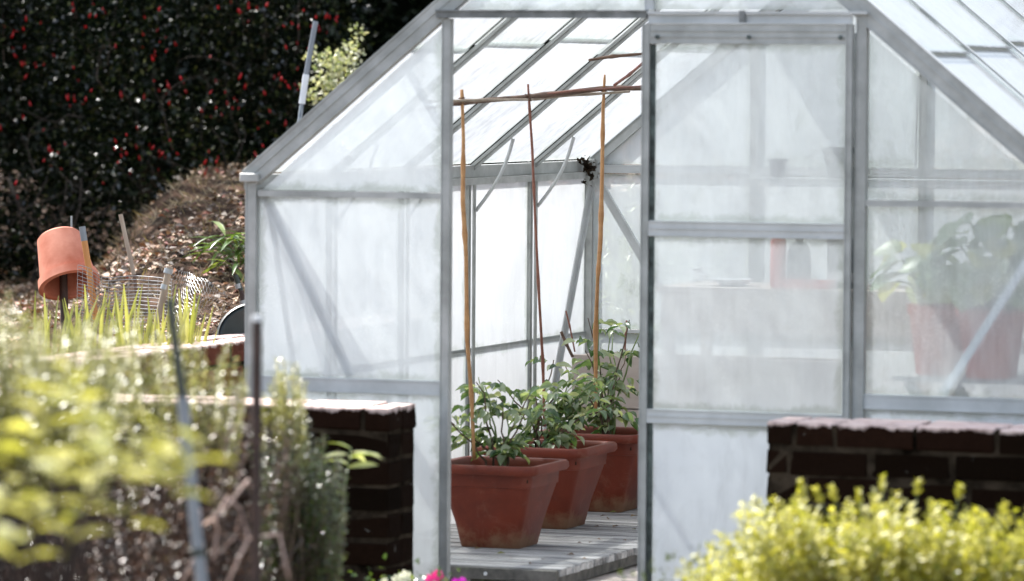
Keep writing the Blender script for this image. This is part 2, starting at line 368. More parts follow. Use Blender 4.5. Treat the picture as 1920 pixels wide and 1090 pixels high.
# ================================================================== GREENHOUSE
W, L, HE, HR, DT = 1.22, 3.05, 1.349, 2.356, 1.83
BASE = .10
def roofz(x): return HR-(HR-HE)*abs(x)/W
GH = thing('greenhouse', 'aluminium framed greenhouse with chalky white washed glass and a sliding door', 'greenhouse', (0, 0, 0))
SN = Vector((HR-HE, 0, W)).normalized()      # normal of the right slope
def prof(p, q, side, wd=.05, dp=.028, mat=ALU, name='rail', parent=GH, ribs=True):
    """extruded profile: web with two raised lips"""
    b = MB(); b.bar(p, q, wd, dp*.7, side)
    if ribs:
        for o in (-.43, .43): b.bar(p, q, wd*.12, dp*.86, side, (wd*o, 0))
    return b.build(name, mat, parent)
# corner posts, gable rafters, eaves, ridge
for y in (0, L):
    for s in (-1, 1):
        prof((s*W, y, BASE), (s*W, y, HE-.012), (1, 0, 0), .034, .036, ALU, 'corner_post')
        nrm = Vector((s*SN.x, 0, SN.z))
        a = Vector((s*(W+.012), y, HE+.004)); e = Vector((s*.012, y, HR+.012))
        b = MB(); b.bar(a, e, .052, .030, nrm, (-.006, 0))
        for off in (-.030, .000, .0245): b.bar(a, e, .005, .036, nrm, (off-.004, 0))
        b.build('gable_rafter', ALU, GH)
        b = MB().box((s*W-.030, y-.03, HE-.010), (s*W+.030, y+.026, HE+.016)); b.build('gutter_end_cap', ALU, GH, bevel=.003)
for s in (-1, 1):
    b = MB().box((s*W-.016, .02, HE-.028), (s*W+.016, L-.02, HE+.010)); b.box((s*W+s*.018-.002, .02, HE-.04), (s*W+s*.034+.002, L-.02, HE-.034)); b.box((s*(W+.034)-.0015, .02, HE-.033), (s*(W+.034)+.0015, L-.02, HE+.004))
    b.box((s*W-s*.030-.012, .02, HE-.052), (s*W-s*.030+.012, L-.02, HE-.030))
    b.build('eave_gutter', ALU, GH)
    MB().box((s*W-.02, .02, BASE-.03), (s*W+.02, L-.02, BASE+.012)).build('base_sill', ALU, GH)
b = MB().box((-.02, -.02, HR-.03), (.02, L+.02, HR+.02)); b.build('ridge_bar', ALU, GH)
# gable horizontals
def gable(y, front):
    sg = 1 if front else -1
    if front:
        zl, zr = .752, .748
        for x0, x1 in ((-W+.02, -.627), (.64, W-.02)):
            prof((x0, y, .750), (x1, y, .750), (0, 0, 1), .042, .022, BRACE, 'gable_rail')
            MB().box((x0, y-.011, HE-.052), (x1, y+.010, HE-.034)).build('gable_rail', ALU, GH)
            MB().box((x0, y-.012, BASE), (x1, y+.012, BASE+.03)).build('base_sill', ALU, GH)
    else:
        prof((-W+.02, y, HE-.02), (W-.02, y, HE-.02), (0, 0, 1), .03, .02, BRACE, 'gable_rail')
        MB().box((-W+.02, y-.008, .748), (W-.02, y+.008, .762)).build('gable_rail', BRACE, GH)
        MB().box((-W+.02, y-.012, BASE), (W-.02, y+.012, BASE+.03)).build('base_sill', ALU, GH)
        for x in (-.61, 0, .61): prof((x, y, BASE+.03), (x, y, roofz(x)-.05), (1, 0, 0), .026, .026, ALU, 'gable_post')
gable(0, True); gable(L, False)
# door jambs
prof((-.612, 0, .02), (-.612, 0, DT-.012), (1, 0, 0), .026, .036, ALU, 'door_jamb')
prof((.626, 0, .02), (.626, 0, DT-.004), (1, 0, 0), .030, .040, ALU, 'door_jamb')
MB().box((.6085, -.019, .02), (.6105, .02, DT-.05)).build('jamb_seal', RUBBER, GH)
# head rail over both doors
b = MB().box((-.64, -.024, DT-.010), (-.002, .016, DT+.008)); b.box((-.64, -.030, DT+.0085), (-.002, -.0, DT+.013))
b.build('head_rail', ALU_D, GH)
b = MB().box((.002, -.030, DT+.002), (.645, .012, DT+.010)); b.box((.002, -.02, DT-.022), (.60, -.012, DT+.001)); b.box((.002, -.036, DT-.026), (.60, -.021, DT-.022))
b.build('door_track', BRACE, GH)
MB().box((.275, -.034, DT-.024), (.292, -.0245, DT+.012)).build('track_bracket', ALU_D, GH)
prof((0, 0, DT+.014), (0, 0, HR-.045), (1, 0, 0), .026, .024, BRACE, 'gable_post')
# braces
def brace(p, q, side, wd=.026, mat=BRACE):
    b = MB(); b.bar(p, q, wd, .004, side); b.bar(p, q, .004, .014, side, (wd/2, .005)); b.build('diagonal_brace', mat, GH)
brace((-W+.03, .022, HE-.05), (-.915, .022, .775), (1, 0, .6))
brace((W-.03, .022, HE-.05), (.86, .022, .775), (1, 0, .6), .022, WHITEALU)
brace((-W+.03, L-.022, HE-.05), (-.86, L-.022, .775), (1, 0, .6), .03)
brace((-W+.024, .05, HE-.06), (-W+.024, .44, .30), (0, 1, 0), .014)
brace((-W+.024, L-.05, HE-.06), (-W+.024, L-.62, .25), (0, 1, 0), .034, BRACE)
# glazing: posts, roof bars, panes per bay
def pane(poly, d, mats, parent=GH, up=None, name='pane'):
    """poly: corner points; d: thickness vector; first face carries the wash"""
    n = len(poly); vs = [Vector(p) for p in poly]+[Vector(p)+Vector(d) for p in poly]; b = MB()
    b.add(vs, [tuple(range(n))], 0); b.f.append(tuple(n+i for i in reversed(range(n)))); b.m.append(1)
    for i in range(n): j = (i+1) % n; b.f.append((i, n+i, n+j, j)); b.m.append(1)
    return b.build(name, [mats, CLEAR], parent)
for k in range(5):
    y0, y1 = .61*k+.012, .61*(k+1)-.012
    for s in (-1, 1):
        x = s*(W+.004)
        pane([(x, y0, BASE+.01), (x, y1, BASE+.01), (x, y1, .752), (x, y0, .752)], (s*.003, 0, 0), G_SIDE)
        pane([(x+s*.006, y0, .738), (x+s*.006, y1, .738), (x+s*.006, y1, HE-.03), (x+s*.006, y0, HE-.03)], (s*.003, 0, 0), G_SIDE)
        MB().box((x-.006, y0, .742), (x-.001 if s > 0 else x-.001, y1, .752)).build('overlap_strip', ALU_D, GH)
        nrm = Vector((s*SN.x, 0, SN.z)); sl = Vector((-s*W, 0, HR-HE)); o = nrm*.008
        def rp(t, y, lift=0): p = Vector((s*W, y, HE))+sl*t+o+nrm*lift; return p
        cut = .365 + .02*((k*7) % 3)
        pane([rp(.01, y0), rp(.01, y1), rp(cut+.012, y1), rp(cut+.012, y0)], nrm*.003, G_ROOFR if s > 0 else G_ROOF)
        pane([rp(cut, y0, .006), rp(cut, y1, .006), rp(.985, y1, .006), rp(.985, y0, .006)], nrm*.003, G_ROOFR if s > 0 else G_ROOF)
        b = MB(); b.bar(rp(cut, y0+.02, .010), rp(cut, y1-.02, .010), .008, .002, sl); b.build('overlap_strip', ALU_D, GH)
for k in range(1, 5):
    y = .61*k
    for s in (-1, 1):
        b = MB(); b.box((s*W-.014, y-.011, BASE), (s*W+.002, y+.011, HE-.03)); b.box((s*W-.026, y-.003, BASE), (s*W-.0145, y+.003, HE-.05)); b.box((s*W+.0145, y-.012, BASE), (s*W+.019, y+.012, HE-.04))
        b.build('wall_bar', ALU, GH)
        nrm = Vector((s*SN.x, 0, SN.z)); a = Vector((s*W, y, HE)); e = Vector((0, y, HR))
        b = MB(); b.bar(a, e, .010, .017, nrm, (.0, 0)); b.bar(a, e, .010, .004, nrm, (-.0105, 0)); b.bar(a, e, .005, .020, nrm, (.020, 0))
        b.build('glazing_bar', ALU, GH)
        pts = []
        for i in range(7):
            t = i/6; pts.append((s*(W-.018-.13*t-.02*math.sin(t*math.pi)), y+.012, HE-.14+.24*t-.02*math.sin(t*math.pi)*0))
        MB().tube(pts, .006, 6).build('knee_brace', BRACE, GH)
# gable panes
def gpanes(y, th, mat_l, mat_r, mat_u):
    z1 = .731
    for s, mt, xi in ((-1, mat_l, .628), (1, mat_r, .644)):
        X = lambda v: s*v
        pane([(X(W-.016), y, BASE+.03), (X(xi), y, BASE+.03), (X(xi), y, z1), (X(W-.016), y, z1)], (0, th, 0), mat_l if s < 0 else G_DOORLOW)
        pane([(X(W-.016), y, .769), (X(xi), y, .769), (X(xi), y, HE-.053), (X(W-.016), y, HE-.053)], (0, th, 0), mt)
        pane([(X(W-.03), y, HE-.032), (X(xi), y, HE-.032), (X(xi), y, roofz(xi)-.045)], (0, th, 0), mt)
gpanes(.004, .003, G_FRONT, G_RIGHT, G_FRONT)
for s in (-1, 1):
    pane([(s*.575, .004, DT+.0145), (s*.015, .004, DT+.0145), (s*.015, .004, HR-.05)], (0, .003, 0), G_FRONT)
yb = L-.006
for x0, x1 in ((-W+.02, -.625), (-.595, -.015), (.015, .595), (.625, W-.02)):
    pane([(x0, yb, BASE+.03), (x1, yb, BASE+.03), (x1, yb, .746), (x0, yb, .746)], (0, .003, 0), G_BACK)
    pane([(x0, yb, .764), (x1, yb, .764), (x1, yb, HE-.037), (x0, yb, HE-.037)], (0, .003, 0), G_BACK)
    lo, hi = (x0, x1)
    pane([(lo, yb, HE-.003), (hi, yb, HE-.003), (hi, yb, max(HE-.002, roofz(hi)-.045)), (lo, yb, max(HE-.002, roofz(lo)-.045))], (0, .003, 0), G_BACK)
# door
dr = bpy.data.objects.new('sliding_door', None); link(dr, GH)
dy = -.020
def dpart(name, a, bb, mat=ALU, ribs=None):
    b = MB().box(a, bb)
    if ribs == 'h':
        h = bb[2]-a[2]
        for o in (.0, .46, .90): b.box((a[0]+.001, a[1]-.003, a[2]+h*o+.001), (bb[0]-.001, a[1]-.0003, a[2]+h*(o+.09)))
    if ribs == 'v':
        h = bb[0]-a[0]
        for o in (.0, .84): b.box((a[0]+h*o, a[1]-.004, a[2]+.001), (a[0]+h*(o+.16), a[1]-.0003, bb[2]-.001))
    return b.build(name, mat, dr)
dpart('stile', (-.012, dy-.010, .05), (.010, dy+.010, DT-.026), ALU, 'v')
dpart('stile', (.586, dy-.010, .05), (.605, dy+.010, DT-.026), ALU, 'v')
for z0, z1 in ((1.748, 1.786), (1.203, 1.247), (.672, .712)):
    dpart('door_rail', (.0105, dy-.012, z0), (.5855, dy+.008, z1), BRACE if z0 < 1.5 else ALU, 'h')
dpart('door_rail', (.0105, dy-.012, .05), (.5855, dy+.008, .10), ALU, 'h')
dpart('door_rail', (.0105, dy-.012, DT-.045), (.5855, dy+.008, DT-.0445+.018), ALU)
for z0, z1, m in ((1.2475, 1.7475, G_DOOR), (.7125, 1.2025, G_DOOR), (.1005, .6715, G_DOORLOW)):
    pane([(.0105, dy+.002, z0), (.5855, dy+.002, z0), (.5855, dy+.002, z1), (.0105, dy+.002, z1)], (0, .003, 0), m, dr)
    MB().box((.0108, dy-.003, z0), (.026, dy+.0015, z1)).build('glazing_seal', RUBBER, dr)
for x in (.035, .305, .572):
    b = MB(); b.tube([(x, dy-.021, 1.767), (x, dy-.0125, 1.767)], .006, 10); b.build('screw', RUBBER, dr)

# plinth of the greenhouse and floor
FZ = .14
fl = MB().box((-W+.03, .03, -.05), (W-.03, L-.03, FZ-.028)).build('floor_base', MORTAR); fl['kind'] = 'structure'
k = 0
pm = None
y = .035
slab = MB().box((-.298, -.073, -.026), (.298, .073, 0)).build('paving_slab', PAVE, fl, bevel=.004)
first = True
row = 0
while y < L-.2:
    x = -W+.34 - (.3 if row % 2 else 0)
    while x < W-.0:
        xa = max(x-.298, -W+.035); xb = min(x+.298, W-.035)
        if xb-xa > .08:
            o = slab if first else link(slab.copy(), fl)
            first = False
            o.location = ((xa+xb)/2, y+.075, FZ+random.uniform(-.002, .002)); o.scale = ((xb-xa)/.596, 1, 1)
        x += .605
    y += .153; row += 1

# unseen pale gravel path, added to bounce sunlight onto the greenhouse front
pb = MB()
V = [(x, y, ground_h(x, y)+.006+.012*noise.noise(Vector((x*5, y*5, 1)))) for y in [-9+.2*i for i in range(46)] for x in [-.5+.1*i for i in range(11)]]
pb.add(V, [(j*11+i, j*11+i+1, (j+1)*11+i+1, (j+1)*11+i) for j in range(45) for i in range(10) if -9+.2*j < -.21])
o = pb.build('bounce_path', simple('bounce_gravel', (.30, .27, .24), (.58, .54, .49), 60, .95, 0, (1, 1, 1), 1, .01, 'World', .1), None, True); o['kind'] = 'structure'; 
# deck platform
PT = .20
PF = thing('deck_platform', 'low silvered wooden slatted platform under the three square pots', 'platform', (0, 0, 0))
x0, x1, yf, ye = -1.165, -.375, .315, 2.98
sl_me = None; n = 0; y = yf+.03
while y < ye:
    if sl_me is None:
        b = MB().box((0, 0, -.022), (x1-x0, .056, -.004))
        for q in range(4): b.box((.001, .002+q*.0145, -.0038), (x1-x0-.001, .0105+q*.0145, 0))
        sl_me = b.build('deck_slat', WOODG, PF); o = sl_me
    else: o = link(sl_me.copy(), PF)
    o.location = (x0+random.uniform(-.004, .004), y, PT+random.uniform(-.0015, .0015)); y += .063; n += 1
MB().box((x0, yf, PT-.036), (x1-.002, yf+.022, PT-.001)).build('fascia_board', WOODE, PF, bevel=.002)
for xx in (x0+.04, -.80, x1-.03):
    MB().box((xx-.02, yf+.024, PT-.055), (xx+.02, ye-.02, PT-.0235)).build('bearer', WOODE, PF)
for xx in (-1.0, -.66, -.41):
    MB().box((xx-.012, yf+.002, FZ+.001), (xx+.012, yf+.02, PT-.0365)).build('foot', WOODE, PF)
MB().tube([(-.60, yf-.003, PT-.018), (-.60, yf+.004, PT-.018)], .006, 8).build('screw', WHITEP, PF)

P_, D_, U_, S_ = [], [], [], []
rq = random.Random(77)
for i in range(46):
    P_.append((rq.uniform(-1.1, -.40), rq.uniform(.36, 2.6), PT+.004)); a = rq.uniform(0, 6.28); D_.append((math.cos(a), math.sin(a), rq.uniform(-.05, .2))); U_.append((rq.uniform(-.3, .3), rq.uniform(-.3, .3), 1)); S_.append(rq.uniform(.012, .03))
for i in range(20):
    P_.append((rq.uniform(-.35, .3), rq.uniform(.1, 2.0), FZ+.006)); a = rq.uniform(0, 6.28); D_.append((math.cos(a), math.sin(a), .1)); U_.append((0, 0, 1)); S_.append(rq.uniform(.012, .03))
o = joined_leaves('fallen_leaf_litter', P_, D_, U_, S_, leafmesh_small(.55, .15), leafmat('fallen_leaf', [(0, (.08, .04, .02)), (.6, (.22, .13, .07)), (1, (.20, .22, .06))], .6, .1)); tag(o, 'scattered dry leaves and crumbs on the slatted platform and floor', 'fallen leaves', None, 'stuff')
# ================================================================== BRICK WALLS
brick_v = []
import bmesh
def brick_mesh(l, seed, mat):
    rr = random.Random(seed); b = MB().box((-l/2, -.051, -.0325), (l/2, .051, .0325)); me = b.mesh('brick', mat); bm = bmesh.new(); bm.from_mesh(me)
    bmesh.ops.bevel(bm, geom=list(bm.edges), offset=.005, segments=1, affect='EDGES')
    for v in bm.verts: v.co += Vector((rr.uniform(-1, 1), rr.uniform(-1, 1), rr.uniform(-1, 1)))*.0034
    bm.to_mesh(me); bm.free(); return me
def brick_wall(label, p0, direction, length, top, z0, matt, mat, ends_ragged=False):
    """front face runs from p0 along direction; bricks two deep"""
    rz = math.atan2(direction[1], direction[0]); t = thing('brick_wall', label, 'wall', (p0[0], p0[1], 0), rz)
    nc = int((top-z0)/.0755)+1
    MB().box((.006, .0045, z0-.05), (length-.006, .210, top-.006)).build('mortar', MORTAR, t)
    ms = {}
    for (l, nm) in ((.215, 's'), (.102, 'h')):
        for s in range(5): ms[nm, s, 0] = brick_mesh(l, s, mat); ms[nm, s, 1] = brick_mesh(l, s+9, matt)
    for c in range(nc):
        zc = top-.0325-c*.0755
        x = 0.; j = 0
        pat = ['h', 's'] if c % 2 else ['q', 's']
        seq = []
        x = 0.0
        if c % 2 == 0: seq.append((.07 if c == 0 else .102)); 
        else: seq.append(.045 if False else .06)
        while x < length-.03:
            l = seq.pop(0) if seq else (.215 if not (c == 0 and j == 1) else .102)
            l = min(l, length-x)
            if l < .03: break
            for wy in ((.051, .164) if c < 1 or c % 9 == 0 else (.051,)):
                nm = 's' if l > .15 else 'h'
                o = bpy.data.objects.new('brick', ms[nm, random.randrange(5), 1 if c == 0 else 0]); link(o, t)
                o.location = (x+l/2+random.uniform(-.002, .002), wy+random.uniform(-.003, .004), zc+random.uniform(-.002, .002))
                o.scale = (l/(.215 if nm == 's' else .102), 1, 1)
                o.rotation_euler = (random.uniform(-.01, .01), random.uniform(-.008, .008), random.uniform(-.012, .012))
            x += l+.0105; j += 1
    # return bricks on the exposed ends
    for c in range(1, nc):
        zc = top-.0325-c*.0755
        for xe in (.051, length-.051):
            o = bpy.data.objects.new('brick', ms['h', c % 3, 0]); link(o, t); o.location = (xe, .158, zc); o.scale = (.94, .95, 1)
    return t
YW = -.50
lx1 = -.592
brick_wall('low dark brick wall left of the doorway with a top coloured pale as if sunlit', (lx1-1.62, YW), (1, 0), 1.62, .725, .0, BR_TOP, BR)
brick_wall('low dark brick wall right of the doorway behind the yellow green hedge', (.512, YW-.02), (1, 0), 1.75, .725, .0, BR_TOP, BR)
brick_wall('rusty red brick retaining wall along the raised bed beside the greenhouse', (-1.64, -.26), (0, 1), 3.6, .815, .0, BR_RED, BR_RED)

# ================================================================== POTS IN THE DOORWAY
def square_pot_mesh():
    prof_ = [(.096, 0, .018), (.100, .004, .02), (.116, .085, .024), (.146, .195, .03), (.149, .206, .032), (.153, .207, .032), (.156, .248, .034), (.178, .250, .040), (.183, .258, .042), (.182, .274, .042), (.176, .281, .040),
             (.158, .280, .034), (.150, .270, .03), (.145, .235, .03)]
    b = MB(); rings = []
    for h, z, r in prof_:
        pts = []
        for cx, cy, a0 in ((1, 1, 0), (-1, 1, 90), (-1, -1, 180), (1, -1, 270)):
            for i in range(4):
                an = R(a0+i*30); pts.append((cx*(h-r)+r*math.cos(an), cy*(h-r)+r*math.sin(an), z))
        rings.append(pts)
    n = 16
    for p in rings: b.v += p
    for i in range(len(rings)-1):
        for j in range(n):
            j2 = (j+1) % n; b.f.append((i*n+j, i*n+j2, (i+1)*n+j2, (i+1)*n+j)); b.m.append(0)
    b.f.append(tuple(reversed(range(n)))); b.m.append(0)
    return b
pot_me = square_pot_mesh().mesh('pot_body', POT, True)
import itertools
def set_sharp(me, ang=35):
    bm = bmesh.new(); bm.from_mesh(me)
    for e in bm.edges:
        if len(e.link_faces) == 2 and e.calc_face_angle(0) > R(ang): e.smooth = False
    bm.to_mesh(me); bm.free()
set_sharp(pot_me, 40)
soil_me = MB().box((-.146, -.146, .225), (.146, .146, .236)).mesh('soil', SOIL)
pots = [((-.785, .945), 'nearest square terracotta coloured pot, on the front of the platform', 0),
        ((-.865, 1.60), 'middle square terracotta coloured pot on the slatted platform', 0),
        ((-.885, 2.22), 'furthest square terracotta coloured pot, half hidden by the door edge', 0)]
PL = []
for (x, y), lb, rz in pots:
    t = thing('square_pot', lb, 'plant pot', (x, y, PT), R(rz), 'square pots standing on the deck platform'); t.scale = {0: (.97, .97, .93), 1: (1.06, 1.02, .95), 2: (1.05, 1.0, .95)}[len(PL)]; PL.append(t)
    link(bpy.data.objects.new('pot_body', pot_me), t)
    link(bpy.data.objects.new('soil', soil_me), t)

LF_TOM = leafmat('tomato_leaf', [(0, (.05, .11, .05)), (.35, (.14, .23, .11)), (.7, (.34, .42, .26)), (1, (.66, .70, .55))], .25, .5, spec=1.)
big = leafmesh_big(.55, .22, .30, 4)
def potplant(name, label, x, y, z0, height, spread, nstem, seed, lsize=.045, nleaf=150, mat=LF_TOM, cat='plant', group=None, lean=(0, 0)):
    rr = np.random.default_rng(seed); t = thing(name, label, cat, (x, y, z0), 0, group)
    P, D, U, Sc = [], [], [], []
    for i in range(nstem):
        a = rr.uniform(0, 2*math.pi); tilt = rr.uniform(.1, 1.)*spread; h = height*rr.uniform(.5, 1)
        pts = []; b0 = Vector((rr.uniform(-.03, .03), rr.uniform(-.03, .03), -.01))
        for k in range(7):
            u = k/6; pts.append(b0+Vector(((math.cos(a)*tilt+lean[0])*u**1.3, (math.sin(a)*tilt+lean[1])*u**1.3, h*(u-.12*u*u)))+Vector(rr.normal(size=3).tolist())*.005)
        MB().tube(pts, [.004*(1-.6*k/6) for k in range(7)], 6).build('stem', GREEN_STEM if i % 2 else BARK, t, True)
        per = nleaf//nstem
        for q in range(per//5+1):
            u = rr.uniform(.2, 1); seg = u*6; k = min(5, int(seg)); p = pts[k].lerp(pts[k+1], seg-k)
            az = rr.uniform(0, 2*math.pi); dirv = Vector((math.cos(az), math.sin(az), rr.uniform(-.15, .45))).normalized(); ln = lsize*rr.uniform(1.2, 2.4)
            for g in range(5):      # compound leaf: pairs of leaflets on a rachis
                v = (g//2+1)/3 if g < 4 else 1.
                sd = dirv.cross(Vector((0, 0, 1))).normalized()*(1 if g % 2 else -1) if g < 4 else Vector((0, 0, 0))
                P.append(list(Vector((x, y, z0))+p+dirv*ln*v+Vector((0, 0, -.02*v*v)))); D.append(list((dirv*.6+sd+Vector((0, 0, rr.uniform(-.5, .1)))).normalized()))
                U.append(list((Vector((0, 0, 1))+Vector(rr.normal(size=3).tolist())*.35).normalized())); Sc.append(lsize*rr.uniform(.6, 1.2))
    leaves(t, P, D, U, Sc, big, mat, 290)
    return t
px1, px2, px3 = (PL[i].location for i in range(3))
potplant('tomato_plant', 'bushy leafy young plant in the nearest square pot', px1.x, px1.y, PT+.235, .36, .25, 11, 1, .048, 195)
potplant('tomato_plant', 'leafy young plant in the middle square pot, trailing over its right rim', px2.x-.02, px2.y, PT+.235, .38, .26, 11, 2, .046, 250, lean=(.04, 0))
potplant('tomato_plant', 'tallest leafy plant, in the furthest square pot against the beige box', px3.x+.02, px3.y, PT+.235, .52, .25, 12, 3, .048, 215)

# ------------------------------------------------------------------ canes of the trellis
def cane(label, pts, rad, mat, name='cane', cat='garden cane', nodes_=True, group=None):
    p0 = Vector(pts[0]); b = MB(); P = [Vector(p)-p0 for p in pts]
    fine = []; rads = []
    tot = 0
    for i in range(len(P)-1):
        m = 5
        for q in range(m):
            u = q/m; fine.append(P[i].lerp(P[i+1], u)); r_ = rad[i]*(1-u)+rad[i+1]*u if isinstance(rad, (list, tuple)) else rad
            rads.append(r_*(1.35 if nodes_ and (len(fine) % 6 == 0) else 1))
    fine.append(P[-1]); rads.append(rad[-1] if isinstance(rad, (list, tuple)) else rad)
    b.tube(fine, rads, 7); o = b.build(name, mat, None, True); o.location = p0
    return tag(o, label, cat, group)
D1, D2, D3 = 14.22, 14.72, 15.25
GC = 'canes tied into the trellis above the pots'
cane('thick tan cane standing in the nearest pot, leftmost upright of the trellis', [at(889, 862, D1+.08), at(884, 740, D1+.06), at(876, 640, D1), at(874, 480, D1), at(868, 380, D1), at(869, 260, D1), at(866, 168, D1)], [.0055, .006, .0065, .0065, .0075, .0055, .005], CANE_T, group=GC)
cane('thin knobbly reddish cane, middle upright of the trellis', [at(1021, 800, D2+.2), at(1018, 680, D2+.15), at(1011, 560, D2), at(1003, 400, D2), at(998, 280, D2), at(990, 158, D2)], [.005, .0048, .0045, .004, .0045, .0035], CANE_R, group=GC)
cane('bent tan cane standing in the furthest pot, rightmost upright of the trellis', [at(1117, 775, D3+.25), at(1117, 620, D3+.18), at(1121, 520, D3), at(1126, 450, D3), at(1129, 330, D3), at(1131, 200, D3), at(1134, 140, D3)], [.006, .0075, .006, .008, .0065, .006, .003], CANE_T, group=GC)
cane('long brown cross cane tied along the top of the three uprights', [at(782, 207, 13.95), at(870, 192, D1+.03), at(992, 182, D2+.03), at(1132, 166, D3+.03), at(1215, 166, 15.6)], [.0035, .008, .008, .009, .0075], CANE_D, group=GC)
cane('thinner grey brown cross cane lashed just below the long one', [at(800, 191, 13.98), at(900, 188, D1+.05), at(1000, 187, D2+.05), at(1060, 180, D2+.3), at(1180, 172, D3+.1)], .0042, OLDW, group=GC)
cane('slender cane lashed above the cross canes at its right end', [at(985, 181, D2+.02), at(1080, 170, D2+.3), at(1205, 162, 15.5)], .0035, CANE_R, group=GC)
cane('short dark stick hanging under the roof glass above the trellis', [at(1105, 113, 15.0), at(1150, 106, 15.1), at(1208, 101, 15.2)], [.0045, .0055, .0045], CANE_D, cat='stick')
cane('slanting dark stick under the roof glass right of the last upright', [at(1152, 160, 15.0), at(1180, 140, 15.1), at(1207, 117, 15.2)], .005, CANE_R, cat='stick')
for (px, py, D, lb) in ((866, 190, D1, 'dark twine knot on the leftmost trellis upright'), (990, 183, D2, 'dark twine knot on the middle trellis upright'), (1133, 170, D3, 'dark twine knot on the rightmost trellis upright')):
    c = at(px, py, D); b = MB(); pts = []
    for i in range(40):
        a = i/39*2*math.pi*4; pts.append(Vector((math.cos(a)*.010, math.sin(a)*.011, (i/39-.5)*.022)))
    b.tube(pts, .0018, 5); o = b.build('twine_knot', CANE_D, None, True); o.location = c; tag(o, lb, 'twine')
# sticks in the beige box
bx = thing('wooden_box', 'faded beige board box behind the pots at the far end', 'box', (-.72, 2.86, FZ))
for x0_, x1_, y0_, y1_ in ((-.46, .46, -.10, -.082), (-.46, .46, .082, .10)):
    for z0_, z1_ in ((0.0, .178), (.182, .358), (.362, .545)):
        MB().box((x0_, y0_, z0_), (x1_, y1_, z1_)).build('board', BEIGE, bx, bevel=.002)
for s in (-1, 1): MB().box((s*.452-.008, -.081, 0), (s*.452+.008, .081, .54)).build('end_board', BEIGE, bx)
MB().box((-.443, -.081, .40), (.443, .081, .48)).build('soil', SOIL, bx)
cane('dark leaning stick stuck in the beige box beside the brace', [at(1074, 670, 16.0), at(1062, 645, 16.0), at(1052, 622, 16.0)], .0055, CANE_D, cat='stick')
cane('thin red stick rising from the beige box', [at(1078, 660, 16.1), at(1068, 610, 16.1), at(1061, 583, 16.1)], .003, CANE_R, cat='stick')
cane('short upright brown stick at the right end of the beige box', [at(1171, 668, 16.0), at(1173, 630, 16.0), at(1175, 601, 16.0)], .0035, CANE_R, cat='stick')
# cobweb debris in the back corner under the eave
cob = thing('dry_leaf_clump', 'dark clump of dry leaves and cobweb caught in the back eave corner', 'debris', tuple(at(1104, 314, 16.3)))
P = np.array(cob.location)+rng.normal(size=(60, 3))*np.array([.011, .011, .024]); leaves(cob, P, rand_dirs(60, -.5), rand_dirs(60), rng.uniform(.015, .035, 60), leafmesh_small(.5), SOIL, 0)
for ch in cob.children: ch['kind'] = 'stuff'

# ================================================================== INSIDE, BEHIND THE DOOR AND RIGHT GABLE
def lathe_thing(name, label, cat, loc, prof_, mat, part='body', n=24, group=None):
    o = MB().lathe(prof_, n).build(name, mat, None, True); o.location = loc; return tag(o, label, cat, group)
ALUT = BRACE
bn = thing('potting_bench', 'pale slatted potting bench with a boarded front seen through the sliding door', 'bench', (-.28, 2.46, FZ))
BZ = .955-FZ
for i in range(6): MB().box((-.42, -.24+i*.08, BZ-.018), (.52, -.17+i*.08, BZ)).build('slat', BEIGE, bn)
for sx in (-.40, .48):
    for sy in (-.22, .20): MB().box((sx, sy, 0), (sx+.035, sy+.035, BZ-.0185)).build('leg', BEIGE, bn)
MB().box((-.40, -.239, BZ-.15), (.515, -.222, BZ-.019)).build('apron', BEIGE, bn)
TIN = simple('pale_enamel', (.62, .64, .66), (.75, .76, .77), 8, .4)
REDB = simple('faded_red_plastic', (.45, .04, .03), (.60, .07, .05), 6, .4)
GREYB = simple('dark_grey_bottle', (.05, .06, .065), (.09, .10, .11), 6, .3)
CHAR = simple('charcoal_box', (.07, .075, .10), (.12, .12, .15), 6, .6)
def on_bench(px, pz, dx=0, y=2.4):
    return Vector((px, y, BZ+FZ+.001))
xb = lambda p: -.28+(p-1453)/545.
t = thing('spray_can', 'tall faded red can standing on the bench behind the door glass', 'can', (xb(1425), 2.42, .956))
MB().lathe([(0, 0), (.026, 0), (.027, .01), (.027, .15), (.020, .165)], 20).build('body', REDB, t, True)
MB().lathe([(.020, .166), (.021, .19), (.012, .196), (0, .196)], 16).build('cap', TIN, t, True)
t = thing('bottle', 'dark grey shouldered bottle next to the red can on the bench', 'bottle', (xb(1468), 2.40, .956))
MB().lathe([(0, 0), (.038, 0), (.041, .01), (.041, .11), (.030, .14), (.013, .15), (.013, .158)], 22).build('body', GREYB, t, True)
MB().lathe([(.015, .159), (.015, .18), (0, .182)], 14).build('cap', GREYB, t, True)
t = thing('packet', 'grey upright cardboard packet at the right of the bench behind the door', 'packet', (xb(1550), 2.42, .956), R(8))
MB().box((-.055, -.02, 0), (.055, .02, .165)).build('carton', CHAR, t, bevel=.002); MB().box((-.052, -.0225, .02), (.052, -.0205, .05)).build('label_strip', TIN, t)
lathe_thing('saucer', 'shallow white dish on the bench left of the red can', 'dish', (xb(1345), 2.38, .956), [(0, 0), (.04, 0), (.075, .022), (.072, .023), (.04, .006), (0, .006)], TIN)
t = thing('plant_label_bunch', 'bunch of white plant labels and string lying left on the bench', 'plant labels', (xb(1285), 2.38, .956))
for i in range(9):
    b = MB(); a = i*.7; b.bar((-.05*math.cos(a), -.02, .004+i*.006), (.06*math.cos(a), .02*math.sin(a), .012+i*.007), .014, .0015, (math.sin(a), math.cos(a), 0)); b.build('plant_label', TIN, t)
t = thing('seed_tray', 'dull red low seed tray on the bench beneath the bottle', 'seed tray', (xb(1490), 2.31, .956))
